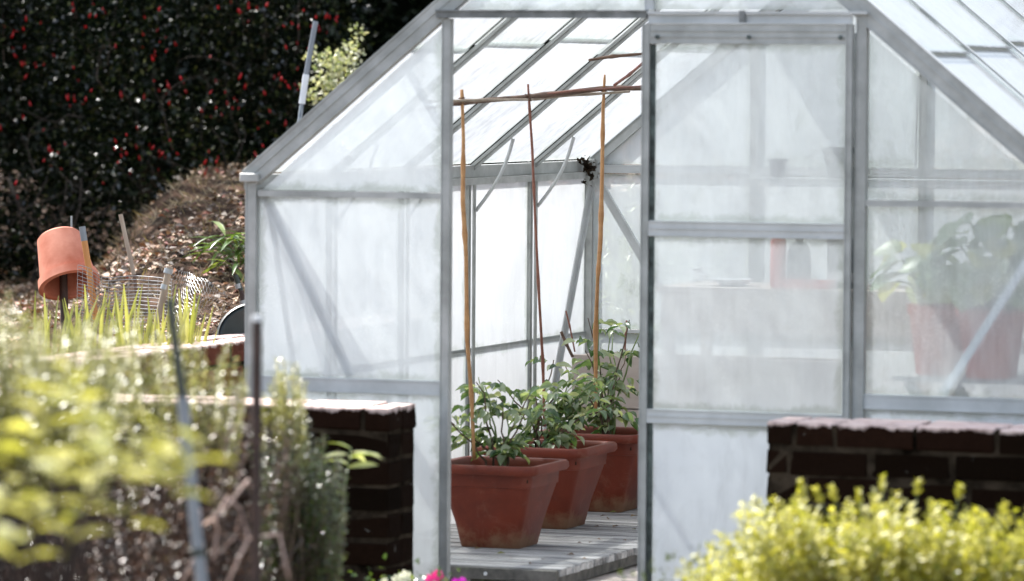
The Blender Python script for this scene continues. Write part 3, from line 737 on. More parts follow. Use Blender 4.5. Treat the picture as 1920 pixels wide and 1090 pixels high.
for a_, b_ in (((-.10, -.04, 0), (.10, .04, .004)), ((-.10, -.04, .0045), (.10, -.036, .028)), ((-.10, .036, .0045), (.10, .04, .028)), ((-.10, -.0355, .0045), (-.096, .0355, .028)), ((.096, -.0355, .0045), (.10, .0355, .028))):
    MB().box(a_, b_).build('side' if b_[2] > .01 else 'base', REDB, t)
# shelf with pots at eaves height near the back gable
sh = thing('hanging_shelf', 'narrow aluminium shelf hung below the eaves near the back, behind the upper door glass', 'shelf', (-.30, 2.72, 1.315))
for i in range(4): MB().box((-.22, -.09+i*.048, -.004), (.95, -.055+i*.048, 0)).build('shelf_slat', BRACE, sh)
for x in (-.2, .36, .93): MB().tube([(x, 0, -.001), (x, .02, .35)], .004, 6).build('hanger', BRACE, sh)
GREYP = simple('grey_flower_pot', (.16, .17, .18), (.24, .25, .26), 6, .6)
fp = [(0, .004), (.036, 0), (.052, .085), (.056, .086), (.058, .105), (.052, .105), (.045, .09), (0, .088)]
lathe_thing('flower_pot', 'grey flower pot on the hanging shelf behind the upper door glass', 'plant pot', (-.205, 2.70, 1.316), fp, GREYP)
lathe_thing('flower_pot', 'small dark pot left of the grey pot on the hanging shelf', 'plant pot', (-.42, 2.70, 1.316), [(r*.6, z*.6) for r, z in fp], CHAR)
t = thing('hand_fork', 'upright tool handle standing on the hanging shelf right of the grey pot', 'hand tool', (-.11, 2.70, 1.316))
MB().tube([(0, 0, 0), (0, 0, .10), (0, 0, .15)], [.006, .010, .007], 10).build('handle', GREYP, t, True); MB().box((-.016, -.003, .151), (.016, .003, .158)).build('ferrule', BRACE, t)

# trestle staging and red planters behind the right gable
LF_PEL = leafmat('broad_geranium_leaf', [(0, (.14, .24, .14)), (.5, (.30, .42, .24)), (.85, (.55, .62, .45)), (1, (.62, .58, .10))], .35, .4)
REDP = simple('red_planter', (.50, .07, .04), (.64, .12, .08), 5, .55)
tb = thing('trestle_staging', 'staging bench with crossed legs behind the right gable glass', 'bench', (.92, .62, FZ))
TZ = .80-FZ
for i in range(5): MB().box((-.30, -.24+i*.10, TZ-.016), (.27, -.16+i*.10, TZ)).build('slat', BRACE, tb)
for sy in (-.235, .215):
    b = MB(); b.bar((-.26, sy, 0), (.22, sy, TZ-.017), .03, .012, (1, 0, -.6)); b.build('leg', BRACE, tb)
    b = MB(); b.bar((.22, sy+.014, 0), (-.26, sy+.014, TZ-.017), .03, .012, (1, 0, .6)); b.build('leg', BRACE, tb)
for i, (x, y, rr_, lb) in enumerate(((.715, .52, .085, 'red round planter with pale broad leaves, nearest the door jamb'), (.90, .42, .10, 'large red planter with dense green leaves behind the right gable glass'), (1.09, .55, .095, 'red planter at the far right edge of the staging'))):
    t = thing('round_planter', lb, 'plant pot', (x, y, .801), 0, 'red planters on the staging')
    MB().lathe([(0, .003), (rr_*.72, 0), (rr_*.95, .17), (rr_*1.03, .172), (rr_*1.05, .20), (rr_*.96, .20), (rr_*.88, .175), (0, .17)], 28).build('pot_body', REDP, t, True)
for i, (x, y, n, h, sp, lb) in enumerate(((.70, .46, 34, .22, .15, 'pale drooping broad leaved plant nearest the door jamb'), (.90, .42, 90, .31, .20, 'dense green broad leaved plant in the large red planter'), (1.10, .50, 80, .31, .17, 'broad leaved plant at the far right of the staging'))):
    t = thing('geranium', lb, 'plant', (x, y, .98), 0, 'broad leaved plants on the staging')
    P, D, U, Sc = [], [], [], []; r2_ = random.Random(i+50)
    for q in range(n):
        a = r2_.uniform(0, 6.283); e = r2_.random()**.5; rr2 = sp*e; z = h*(1-.65*e*e)*r2_.uniform(.5, 1)
        p = Vector((rr2*math.cos(a), rr2*math.sin(a), z))
        if q % 4 == 0: MB().tube([(0, 0, -.02), p*.55+Vector((0, 0, .03)), p], .0035, 5).build('stem', GREEN_STEM, t, True)
        P.append(list(Vector(t.location)+p)); D.append([math.cos(a), math.sin(a), r2_.uniform(-.7, .1)]); U.append([r2_.uniform(-.4, .4), r2_.uniform(-.6, .1), 1]); Sc.append(r2_.uniform(.07, .12))
    leaves(t, P, D, U, Sc, leafmesh_big(.95, .12, .25, 5), LF_PEL, n)
t = thing('compost_bag', 'pale crumpled sack standing under the staging behind the right gable', 'sack', (.93, .72, FZ))
b = MB(); 
for iz in range(9):
    for ia in range(24):
        a = ia/24*2*math.pi; z = iz/8; rx = .20*(1-.25*z**3); ry = .13*(1-.5*z**2); q = 1+.10*noise.noise(Vector((math.cos(a)*2, math.sin(a)*2, z*4)))
        b.v.append((rx*q*math.cos(a), ry*q*math.sin(a), .46*z))
for iz in range(8):
    for ia in range(24): b.f.append((iz*24+ia, iz*24+(ia+1) % 24, (iz+1)*24+(ia+1) % 24, (iz+1)*24+ia)); b.m.append(0)
b.f.append(tuple(8*24+i for i in range(24))); b.m.append(0)
b.build('bag', simple('grey_sack', (.30, .30, .30), (.46, .44, .43), 5, .7), t, True)

# ================================================================== RAISED BED, LEFT
# tilted terracotta pot on a post
c = at(120, 490, 15.5)
pt = thing('terracotta_pot', 'tilted upturned terracotta flower pot hung on a short dark post', 'plant pot', tuple(c))
pr = [(0, .116), (.078, .116), (.086, .108), (.108, -.070), (.108, -.074), (.118, -.076), (.121, -.112), (.106, -.115), (.100, -.112), (.097, -.07), (.074, .098), (0, .100)]
body = MB().lathe([(r*.86, z*.82) for r, z in pr], 48); o = body.build('pot_body', TERRA, pt, True); set_sharp(o.data, 30)
pt.rotation_mode = 'QUATERNION'
axis = (Vector(CU.tolist())*.86 + Vector(CR.tolist())*-.235 + Vector(_v.tolist())*.42).normalized()
pt.rotation_quaternion = axis.to_track_quat('Z', 'Y')
o = cane('dark wooden post holding up the tilted terracotta pot', [at(128, 690, 15.52), at(121, 600, 15.52), at(118, 480, 15.52)], .014, RUSTY, 'wooden_post', 'post', False)
def stake(label, pts, rad, mats, tops=None, name='stake', cat='garden stake', group=None, caps=()):
    p0 = Vector(pts[0]); t = thing(name, label, cat, tuple(p0), 0, group)
    P_ = [Vector(p)-p0 for p in pts]
    for i in range(len(P_)-1):
        b = MB().tube([P_[i], P_[i].lerp(P_[i+1], .5), P_[i+1]], rad[i] if isinstance(rad, list) else rad, 12)
        o = b.build(('lower_section', 'middle_section', 'upper_section', 'top_section')[i], mats[i], t, True); set_sharp(o.data, 50)
    for (u, r_, m_, nm) in caps:
        d = P_[-1]*u; dv = P_[-1].normalized()*.008
        set_sharp(MB().tube([d-dv, d+dv], r_, 12).build(nm, m_, t, True).data, 50)
    return t
G0 = lambda px, py, D: at(px, py, D)
stake('wooden handle with orange varnish and a grey worn end beside the terracotta pot', [G0(180, 600, 15.3), G0(166, 500, 15.3), G0(158, 452, 15.3), G0(154, 425, 15.3)], [.0105, .0105, .0108], [ORANGEW, ORANGEW, GREYPL])
stake('thin grey stake leaning left on the leaf litter behind the wire netting', [G0(262, 600, 15.9), G0(251, 515, 15.9), G0(226, 402, 15.9)], [.0065, .0075], [CANE_D, OLDW])
stake('split pale stake with a wire loop holding the netting', [G0(270, 690, 14.9), G0(296, 600, 14.9), G0(318, 500, 14.9)], [.009, .011], [OLDW, OLDW], caps=((.955, .015, WIRE, 'wire_loop'), (.80, .0125, WIRE, 'wire_loop')))
stake('thin grey rod behind the tilted terracotta pot', [G0(134, 520, 16.4), G0(134, 405, 16.4)], [.0035], [WIRE])
stake('short dark pipe leaning on the litter by the greenhouse corner', [G0(462, 590, 15.6), G0(452, 545, 15.6), G0(441, 516, 15.6)], [.0085, .0085], [RUSTY, BLACKM], caps=((.72, .011, WIRE, 'wire_loop'), (.3, .011, WIRE, 'wire_loop')))
stake('tall rod behind the roof edge, dark above a white sleeve, flaked below', [G0(552, 300, 17.5), G0(566, 195, 17.5), G0(574, 140, 17.5), G0(592, 40, 17.5)], [.0085, .0125, .0105], [BLUEG, WHITEP, GREYPL])
stake('grey plastic pipe with dark tip and two black clips in front of the shrubs', [G0(381, 1120, 9.6), G0(342, 745, 9.6), G0(318, 560, 9.6)], [.0125, .0095], [GREYPL, BLACKM], caps=((.36, .0145, BLACKM, 'clip'), (.15, .0145, BLACKM, 'clip')))
p = G0(482, 592, 10.1)
stake('square dark rusty post with a pale top among the shrubs', [(p.x, p.y, 0), (p.x, p.y, p.z-.012), (p.x, p.y, p.z)], [.0105, .0110], [RUSTY, WHITEP])  # short top section in a paler material
tub = thing('plastic_tub', 'black plastic tub lying against the greenhouse corner', 'tub', tuple(at(482, 655, 15.0)), R(10))
tub.rotation_euler = (R(52), R(-12), R(18)); tub.scale = (.95, .95, .95)
o = MB().lathe([(0, 0), (.075, 0), (.105, .095), (.115, .10), (.113, .106), (.10, .10), (.072, .008), (0, .008)], 36).build('shell', TUB, tub, True)
MB().lathe([(.112, .100), (.119, .102), (.119, .110), (.111, .111)], 36).build('rim', TUB, tub, True)
# wire netting
net = thing('wire_netting', 'bent sheet of galvanised wire mesh held up by stakes in the raised bed', 'wire mesh', tuple(at(240, 600, 15.2)))
b = MB(); nl = Vector(net.location)
edge = [(146, 497, 15.15), (172, 505, 15.25), (196, 521, 15.4), (250, 518, 15.5), (300, 520, 15.35), (322, 524, 15.0)]
def ep(s):
    k = min(len(edge)-2, int(s*(len(edge)-1))); u = s*(len(edge)-1)-k
    return at(*[edge[k][i]*(1-u)+edge[k+1][i]*u for i in range(3)])
for i in range(20):
    pts = [ep(j/16)-nl-Vector((0, 0, .0118*i))+Vector((.0015*math.sin(j*1.3+i), .004*math.sin(i*.5), .0015*math.sin(j*.8+i*.9))) for j in range(17)]
    b.tube(pts, .0011, 4, False)
for j in range(15):
    e0 = ep(j/14)-nl; b.tube([e0, e0-Vector((0, .005, .11)), e0-Vector((0, 0, .23))], .0007, 4, False)
b.build('mesh_wires', WIRE, net)['kind'] = 'stuff'
net2 = thing('chicken_wire', 'slack crumpled chicken wire between the split stake and the greenhouse corner', 'wire netting', tuple(at(380, 590, 15.0)))
b = MB(); nl = Vector(net2.location)
def cp(u, v):
    x = 318+u*132; u_ = max(0, u); top = 508+70*u_**1.2-16*math.sin(u*3); return at(x, top+v*(122-40*u), 15.0+.35*u+.10*math.sin(u*7+v*3))-nl+Vector((0, .03*noise.noise(Vector((u*4, v*4, 0))), .012*noise.noise(Vector((u*6, v*6, 5)))))
nu, nv = 24, 15
for j in range(nv):
    for i in range(nu):
        a = cp((i+(j % 2)*.5)/nu, j/nv); bb_ = cp((i+.5+(j % 2)*.5)/nu, (j+.45)/nv); c_ = cp((i-.5+(j % 2)*.5)/nu, (j+.45)/nv); d_ = cp((i+.5+(j % 2)*.5)/nu, (j+1)/nv)
        b.tube([a, bb_], .0005, 3, False); b.tube([a, c_], .0005, 3, False); b.tube([bb_, d_], .0005, 3, False)
b.build('mesh_wires', WIRE, net2)['kind'] = 'stuff'

# leaf litter
def litter():
    m = leafmat('dry_leaf_litter', [(0, (.03, .018, .012)), (.25, (.12, .06, .03)), (.45, (.26, .15, .08)), (.62, (.42, .29, .18)), (.74, (.24, .035, .02)), (.80, (.05, .03, .02)), (.93, (.60, .49, .37)), (1, (.38, .12, .03))], .6, .1, (1, .8, .6))
    P, D, U, Sc = [], [], [], []
    rr = random.Random(4)
    while len(P) < 26000:
        x = rr.uniform(-6.0, -1.7); y = rr.uniform(-.3, 7.2)
        if rr.random() > (.95 if y > 1.0 else .35): continue
        if noise.noise(Vector((x*1.6, y*1.6, 7))) < -.12+rr.uniform(-.25, .25): continue
        P.append((x, y, ground_h(x, y)+rr.uniform(.002, .02))); a = rr.uniform(0, 6.283); D.append((math.cos(a), math.sin(a), rr.uniform(-.35, .5))); U.append((rr.uniform(-.6, .6), rr.uniform(-.8, .4), 1)); Sc.append(rr.uniform(.018, .046))
    o = joined_leaves('leaf_litter', P, D, U, Sc, leafmesh_small(.6, .18), m); tag(o, 'dry brown and reddish fallen leaves strewn over the raised mound', 'leaf litter', None, 'stuff')
    # dead grass / moss strands
    m2 = leafmat('dead_grass', [(0, (.05, .04, .02)), (.5, (.15, .11, .06)), (1, (.34, .26, .16))], .7, .2)
    P, D, U, Sc = [], [], [], []
    for i in range(15000):
        x = rr.uniform(-5.2, -1.7); y = rr.uniform(2.0, 6.6)
        P.append((x, y, ground_h(x, y)-.003)); D.append((rr.uniform(-1, 1), rr.uniform(-1, 1), rr.uniform(.1, .8))); U.append((rr.uniform(-1, 1), -1, .3)); Sc.append(rr.uniform(.03, .08))
    o = joined_leaves('dead_grass', P, D, U, Sc, leafmesh_small(.07, .02), m2); tag(o, 'matted dead grass and moss on top of the mound', 'dead grass', None, 'stuff')
litter()
# shrubs, generic -------------------------------------------------
def stems_shrub(name, label, cat, base, stems, leafbase, lmat, smat, lsize, per, n_parts, group=None, rad=.004, lf=(.25, 1.), up=.35, seed=0, whorl=0, tmat=None, stem_parts=True, droop=0):
    """base: Vector; stems: list of tip offsets; leaves set along each stem"""
    rr = np.random.default_rng(seed); t = thing(name, label, cat, tuple(base), 0, group); sb = MB()
    P, D, U, Sc = [], [], [], []
    for tip in stems:
        tip = Vector(tip); st = Vector((tip.x*.25+rr.normal()*.015, tip.y*.25+rr.normal()*.015, 0)); pts = []; K = 7
        for k in range(K+1):
            u = k/K; p = st.lerp(tip, u); p.x = st.x+(tip.x-st.x)*u**1.5; p.y = st.y+(tip.y-st.y)*u**1.5
            pts.append(p+Vector(rr.normal(size=3).tolist())*.012*(u*(1-u)*4))
        sb.tube(pts, [rad*(1-.75*k/K) for k in range(K+1)], 5)
        n = max(1, int(per*tip.length))
        for q in range(n):
            u = lf[0]+(lf[1]-lf[0])*(q+rr.random())/n; s_ = min(K-1e-3, u*K); k = int(s_); p = pts[k].lerp(pts[k+1], s_-k); ax = (pts[k+1]-pts[k]).normalized()
            az = q*2.4+rr.uniform(-.4, .4); a1 = ax.orthogonal().normalized(); a2 = ax.cross(a1); out = a1*math.cos(az)+a2*math.sin(az)
            d = (out+ax*(up+rr.uniform(-.2, .3))+Vector((0, 0, -droop))).normalized()
            P.append(list(Vector(base)+p)); D.append(list(d)); U.append(list((ax+out*.1+Vector(rr.normal(size=3).tolist())*.25).normalized())); Sc.append(lsize*rr.uniform(.65, 1.15)*(1-.35*max(0, u-.85)/.15))
    if sb.v:
        o = sb.build('stems', smat, t, True); 
        if len(stems) > 6: o['kind'] = 'stuff'
    leaves(t, P, D, U, Sc, leafbase, lmat, n_parts)
    return t

# bright foreground shrub, strongly out of focus
PTWIG = simple('sunlit_pale_twig', (.22, .13, .10), (.62, .48, .42), 28, .7, 0, (1, 1, 1), .3, .003)  # pale colour stands for sun caught on the bare twigs
RTWIG = simple('rust_brown_twig', (.006, .003, .002), (.035, .015, .009), 12, .7, 0, (1, 1, 1), .3, .003)
LF_FG = leafmat('lime_yellow_leaf', [(0, (.30, .31, .07)), (.5, (.44, .42, .11)), (.85, (.54, .51, .18)), (1, (.34, .36, .12))], .5, .45, (1, 1, .5), .3)
r3 = random.Random(11)
def cluster_tips(cx, cz, n, D, sx, sz):
    out = []
    for i in range(n):
        px = cx+r3.gauss(0, sx); py = cz+r3.gauss(0, sz); out.append((px, py, D+r3.uniform(-.25, .25)))
    return out
tips0 = [(60, 800, 4.5), (150, 745, 4.55), (110, 850, 4.35), (200, 790, 4.6), (230, 855, 4.45), (290, 800, 4.5), (330, 865, 4.5), (170, 900, 4.4), (20, 880, 4.5), (70, 930, 4.3), (130, 960, 4.5), (250, 930, 4.55), (310, 845, 4.4), (-40, 800, 4.5), (-60, 900, 4.3), (130, 690, 4.75), (30, 1000, 4.4), (-20, 960, 4.2), (180, 820, 4.3), (365, 815, 4.5), (90, 730, 4.6)]
tips = [(a, b, c+3.) for a, b, c in tips0]; b0 = at(20, 1100, 7.5); base = Vector((b0.x, b0.y, 0))
stems_shrub('lime_leaved_shrub', 'large blurred lime yellow leafy shrub closest to the camera at bottom left', 'shrub', base, [at(*q)-base for q in tips], leafmesh_big(.46, .10, .25, 4), LF_FG, RTWIG, .098, 5, 240, lf=(.945, 1.), up=.35, seed=3, rad=.0035)

# grey green feathery shrub behind it
LF_GG = leafmat('grey_green_small_leaf', [(0, (.16, .18, .06)), (.4, (.29, .29, .09)), (.75, (.42, .40, .16)), (1, (.56, .52, .34))], .3, .35, (1, 1, .5), .6)
LF_YG = leafmat('yellow_green_tip_leaf', [(0, (.22, .25, .05)), (.6, (.38, .39, .09)), (1, (.52, .50, .20))], .25, .4, (1, 1, .5), .8)
LF_DK = leafmat('deep_green_small_leaf', [(0, (.022, .045, .015)), (.5, (.045, .085, .02)), (.85, (.10, .15, .03)), (1, (.22, .27, .06))], .22, .3, (1, 1, .4), .9)
LF_BR = leafmat('dried_brown_leaf', [(0, (.02, .008, .004)), (.5, (.085, .034, .014)), (.85, (.25, .13, .075)), (1, (.11, .11, .03))], .32, .15, (1, .8, .5), .5)
def bush_from_outline(name, label, cat, outline, D, dD, depth_z, n, lbase, lmat, smat, lsize, per, n_parts, seed, px0, px1, group=None, lf=(.35, 1.), rad=.003, base_px=None, zoff=0, up=.5, jig=45):
    rr = random.Random(seed); bpx = base_px if base_px is not None else (px0+px1)/2
    bp = at(bpx, 900, D); base = Vector((bp.x, bp.y, 0)); T = []
    def top(px):
        for (a, b), (c, d) in zip(outline, outline[1:]):
            if a <= px <= c: return b+(d-b)*(px-a)/(c-a)
        return outline[-1][1] if px > outline[-1][0] else outline[0][1]
    for i in range(n):
        px = rr.uniform(px0, px1); py = top(px)+abs(rr.gauss(0, 1))*depth_z*.5+rr.uniform(-8, jig); T.append(at(px, py, D+rr.uniform(-dD, dD))-base)
    return stems_shrub(name, label, cat, base, T, lbase, lmat, smat, lsize, per, n_parts, group, rad, lf, up, seed)
sm_l = leafmesh_small(.42, .08)
bush_from_outline('feathery_shrub', 'pale grey green fine leaved shrub at the left edge in front of the raised bed', 'shrub', [(-120, 520), (20, 540), (70, 590), (130, 610), (220, 575), (260, 640)], 10.2, .35, 70, 110, sm_l, LF_GG, RTWIG, .023, 100, 250, 21, -120, 250, 'feathery shrubs before the left brick wall', lf=(.72, 1))
bush_from_outline('feathery_shrub', 'yellow green fine leaved shrub with pale tips left of the dark rusty post', 'shrub', [(200, 590), (330, 570), (400, 600), (440, 650), (480, 700)], 10.8, .3, 90, 52, sm_l, LF_GG, RTWIG, .022, 60, 250, 22, 200, 470, 'feathery shrubs before the left brick wall', lf=(.80, 1))
bush_from_outline('brown_twiggy_shrub', 'half dead rust brown twiggy shrub around the dark post', 'shrub', [(60, 860), (240, 790), (330, 740), (430, 690), (500, 700), (560, 760)], 10.5, .3, 150, 130, sm_l, LF_BR, RTWIG, .017, 62, 250, 23, 60, 560, None, lf=(.40, 1), rad=.0028)
bush_from_outline('columnar_shrub', 'narrow bright yellow green shrub tip right of the dark rusty post', 'shrub', [(495, 690), (530, 662), (560, 680), (590, 760)], 11.2, .12, 50, 24, leafmesh_small(.40, .06), LF_GG, BARK, .022, 60, 250, 24, 495, 575, None, lf=(.84, 1), up=.6, jig=45)
bush_from_outline('small_leaved_shrub', 'dark green small leaved shrub against the left brick wall', 'shrub', [(480, 800), (560, 750), (600, 790), (640, 840), (680, 880)], 11.3, .15, 190, 170, leafmesh_small(.5, .1), LF_DK, BARK, .020, 90, 250, 25, 470, 650, None, lf=(.4, 1), up=.4)
# low dark undergrowth at the bottom left
bush_from_outline('undergrowth_shrub', 'dark reddish undergrowth at the foot of the lime leaved shrub', 'shrub', [(-100, 900), (150, 880), (400, 900), (640, 1010)], 11.3, .25, 120, 150, leafmesh_small(.5, .1), leafmat('dark_red_undergrowth', [(0, (.010, .008, .004)), (.5, (.03, .022, .010)), (.9, (.08, .025, .018)), (1, (.26, .17, .12))], .3, .1, (1, .8, .4), .4), RTWIG, .018, 100, 200, 26, -100, 620, None, lf=(.2, 1))
# contorted pale twigs in front
tw = thing('bare_branch', 'crooked pale bare branch in front of the brown shrub', 'branch', tuple(at(440, 1100, 10.3)))
for pl in ([(425, 1110), (445, 1060), (470, 1010), (462, 985), (455, 960), (440, 1000), (395, 1045)], [(455, 960), (430, 935), (400, 975)], [(385, 985), (420, 950), (465, 895)], [(395, 1045), (405, 1000), (400, 975), (385, 985)], [(470, 1010), (520, 1000), (545, 1085)], [(340, 1090), (372, 1020), (380, 960)]):
    MB().tube([at(x+4*math.sin(y), y+4*math.cos(x), 10.15+.03*math.sin(x))-Vector(tw.location) for x, y in pl], [.0036-.0004*i for i in range(len(pl))], 6).build('twig', PTWIG, tw, True)
# narrow leaved sprig before the brick wall
LF_SP = leafmat('narrow_sprig_leaf', [(0, (.22, .27, .08)), (.6, (.34, .38, .14)), (1, (.5, .52, .3))], .3, .4, (1, 1, .5), .7)
bp = at(600, 1000, 11.6); base = Vector((bp.x, bp.y, 0))
t = stems_shrub('narrow_leaved_sprig', 'single sprig of long narrow pale leaves in front of the left brick wall', 'plant', base, [at(658, 838, 11.6)-base], leafmesh_big(.19, .05, .30, 5), LF_SP, GREEN_STEM, .150, 10, 20, lf=(.93, 1.), up=.25, seed=8, rad=.004)
# irises
LF_IR = leafmat('iris_blade', [(0, (.26, .28, .07)), (.5, (.42, .42, .13)), (1, (.55, .53, .22))], .35, .4, (1, 1, .45))
blade = leafmesh_big(.05, .01, .10, 6)
ri = random.Random(5)
for i, (px, D, lb) in enumerate(((110, 14.3, 'clump of sword shaped leaves at the left below the tilted pot'), (185, 14.5, 'tall clump of sword leaves in front of the bent wire mesh'), (265, 14.4, 'clump of sword leaves left of the split stake'), (345, 14.5, 'clump of sword leaves right of the split stake'))):
    g = at(px, 680, D); g.z = ground_h(g.x, g.y) if g.x < -1.73 else .72; t = thing('iris_clump', lb, 'plant', tuple(g), 0, 'sword leaved clumps in the raised bed')
    P, D_, U, Sc = [], [], [], []
    for q in range(34):
        a = ri.uniform(0, 6.28); r_ = ri.random()*.075; P.append((g.x+r_*math.cos(a)*1.2, g.y+r_*math.sin(a), g.z-.01)); D_.append((math.cos(a)*ri.uniform(0, .35)+ri.gauss(0, .1), math.sin(a)*.2, 1)); U.append((ri.gauss(0, .4), -1, .0)); Sc.append(ri.uniform(.13, .30))
    leaves(t, P, D_, U, Sc, blade, LF_IR, 40, 'blade')
# strappy plant beside greenhouse corner on the mound
g = at(446, 470, 17.0); LF_ST = leafmat('strappy_leaf', [(0, (.06, .12, .03)), (.6, (.14, .22, .05)), (1, (.28, .34, .10))], .35, .35, (1, 1, .4))
t = thing('strappy_plant', 'green arching strap leaved plant on the mound beside the greenhouse corner', 'plant', tuple(g)); P, D_, U, Sc = [], [], [], []
for q in range(70):
    a = ri.uniform(0, 6.28); P.append((g.x+ri.gauss(0, .03), g.y+ri.gauss(0, .03), g.z+ri.uniform(-.06, .06))); D_.append((math.cos(a), math.sin(a), ri.uniform(-.1, .9))); U.append((math.cos(a)*-.4, math.sin(a)*-.4, 1)); Sc.append(ri.uniform(.08, .18))
leaves(t, P, D_, U, Sc, leafmesh_big(.14, .03, .5, 5), LF_ST, 70, 'blade')

# yellow green hedge at right
LF_HG = leafmat('golden_hedge_leaf', [(0, (.26, .27, .04)), (.5, (.44, .42, .07)), (.85, (.58, .54, .14)), (1, (.54, .53, .30))], .42, .45, (1, 1, .4), .45)
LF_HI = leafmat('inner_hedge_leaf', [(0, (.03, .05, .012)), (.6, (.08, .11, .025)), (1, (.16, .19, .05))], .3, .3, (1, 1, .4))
bush_from_outline('golden_shrub', 'low golden green shrub with upright leafy shoots before the right brick wall', 'shrub', [(1250, 1075), (1310, 1015), (1350, 970), (1410, 925), (1500, 915), (1560, 928), (1640, 918), (1720, 922), (1800, 930), (1860, 940), (1930, 955), (2050, 965)], 10.9, .24, 130, 640, leafmesh_small(.62, .14), LF_HG, BARK, .033, 34, 295, 31, 1265, 2060, None, lf=(.80, 1), up=.55, jig=130, rad=.0025)
# taller single shoots
for_sh = [(1500, 903), (1560, 915), (1655, 895), (1722, 903), (1800, 912), (1610, 920), (1885, 945), (1530, 918)]
bp = at(1680, 1050, 10.9); base = Vector((bp.x, bp.y, 0))
stems_shrub('golden_shrub', 'taller thin shoots standing out above the golden green shrub', 'shrub', base, [at(x, y, 10.9)-base for x, y in for_sh], leafmesh_small(.5, .14), LF_HG, GREEN_STEM, .024, 45, 250, lf=(.95, 1), up=.9, seed=33, rad=.0025)
bp = at(1700, 1000, 10.95)
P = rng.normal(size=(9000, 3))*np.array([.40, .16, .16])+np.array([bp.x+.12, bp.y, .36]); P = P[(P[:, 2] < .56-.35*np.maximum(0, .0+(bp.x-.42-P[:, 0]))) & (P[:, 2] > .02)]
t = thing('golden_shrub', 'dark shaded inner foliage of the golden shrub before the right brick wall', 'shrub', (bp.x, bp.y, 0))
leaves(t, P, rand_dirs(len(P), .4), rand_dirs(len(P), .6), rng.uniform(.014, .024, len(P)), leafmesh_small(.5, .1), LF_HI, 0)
for ch in t.children: ch['kind'] = 'stuff'

# flowers at the threshold
FLP = leafmat('hot_pink_petal', [(0, (.75, .03, .25)), (1, (.85, .08, .38))], .5, .35, (1, .6, .8)); FLW = leafmat('cream_petal', [(0, (.62, .62, .48)), (1, (.78, .78, .66))], .5, .35, (1, 1, .9)); FLM = leafmat('magenta_petal', [(0, (.45, .02, .40)), (1, (.6, .06, .5))], .5, .35, (1, .6, 1))
g = at(770, 1200, 12.5); g.z = 0
t = thing('bedding_flowers', 'low bedding plant with pink, cream and magenta blooms at the threshold', 'flowers', tuple(g)); P = []
gc = at(765, 1125, 12.5)
P = rng.normal(size=(700, 3))*np.array([.10, .05, .035])+np.array([gc.x, gc.y, gc.z]); leaves(t, P, rand_dirs(700, .4), rand_dirs(700, .6), rng.uniform(.014, .026, 700), leafmesh_small(.6, .1), LF_DK, 120)
for px, py, m_, s_ in ((822, 1080, FLP, .020), (806, 1086, FLP, .016), (762, 1083, FLW, .024), (745, 1088, FLW, .018), (868, 1090, FLM, .014), (855, 1092, FLM, .014), (722, 1090, FLW, .012)):
    c = at(px, py, 12.45)-Vector(t.location); b = MB()
    for k in range(7):
        a = k/7*6.283; d = Vector((math.cos(a), -.35, math.sin(a)*.9)).normalized(); sd = Vector((-math.sin(a), 0, math.cos(a)))
        b.add([c, c+d*s_*.6+sd*s_*.4, c+d*s_, c+d*s_*.6-sd*s_*.4], [(0, 1, 2), (0, 2, 3)])
    b.build('blossom', m_, t)
    MB().tube([c, c+Vector((0, .02, -.06)), c+Vector((0, .03, -.12))], .002, 5).build('stalk', GREEN_STEM, t)

# ================================================================== FUCHSIA AND DARK BACKGROUND
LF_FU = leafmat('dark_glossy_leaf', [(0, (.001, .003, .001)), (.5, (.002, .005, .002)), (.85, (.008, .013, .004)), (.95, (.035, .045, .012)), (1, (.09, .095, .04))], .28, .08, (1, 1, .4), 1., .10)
def cloud(center, radii, n, seed, shell=.5):
    r_ = np.random.default_rng(seed); d = r_.normal(size=(n, 3)); d /= np.linalg.norm(d, axis=1, keepdims=True)
    e = (shell+(1-shell)*r_.random((n, 1))**.6)
    lump = np.array([1+.22*noise.noise(Vector((x*2.4, y*2.4, z*2.4))) for x, y, z in d])[:, None]
    return np.array(center)+d*e*lump*np.array(radii), d
fc = at(190, 190, 20.0)
fu = thing('fuchsia_bush', 'big dark glossy leaved shrub hung with small red flowers', 'shrub', (fc.x, fc.y, ground_h(fc.x, fc.y)))
Pf, Df = [], []
for q in range(26):
    a = at(-420+(q % 16)*66+random.uniform(-40, 40), random.uniform(-180, 330), 20+random.uniform(-.1, .7)) if q < 16 else at(-380+(q-16)*62, 470+random.uniform(-40, 40), 20.6+random.uniform(-.2, .3)); p, d = cloud(a, (.42, .40, .42), 3200, 60+q, .3); Pf.append(p); Df.append(d)
Pf = np.vstack(Pf); Df = np.vstack(Df)
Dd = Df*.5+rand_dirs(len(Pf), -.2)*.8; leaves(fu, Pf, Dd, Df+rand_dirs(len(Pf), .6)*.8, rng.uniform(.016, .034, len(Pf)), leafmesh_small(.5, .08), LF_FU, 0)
for ch in fu.children: ch['kind'] = 'stuff'
FLR = leafmat('crimson_bell', [(0, (.18, .003, .005)), (.4, (.5, .008, .012)), (1, (.75, .02, .03))], .4, .3, (1, .4, .4))  # darkest bells coloured as if hanging in shade
bell = MB(); 
bell.lathe([(.001, .018), (.0035, .010), (.0045, 0), (.009, -.012), (.004, -.010), (.0035, -.020), (.001, -.022)], 6)
bell_me = bell.mesh('red_flower', FLR, True)
twm = MB()
rf = random.Random(9)
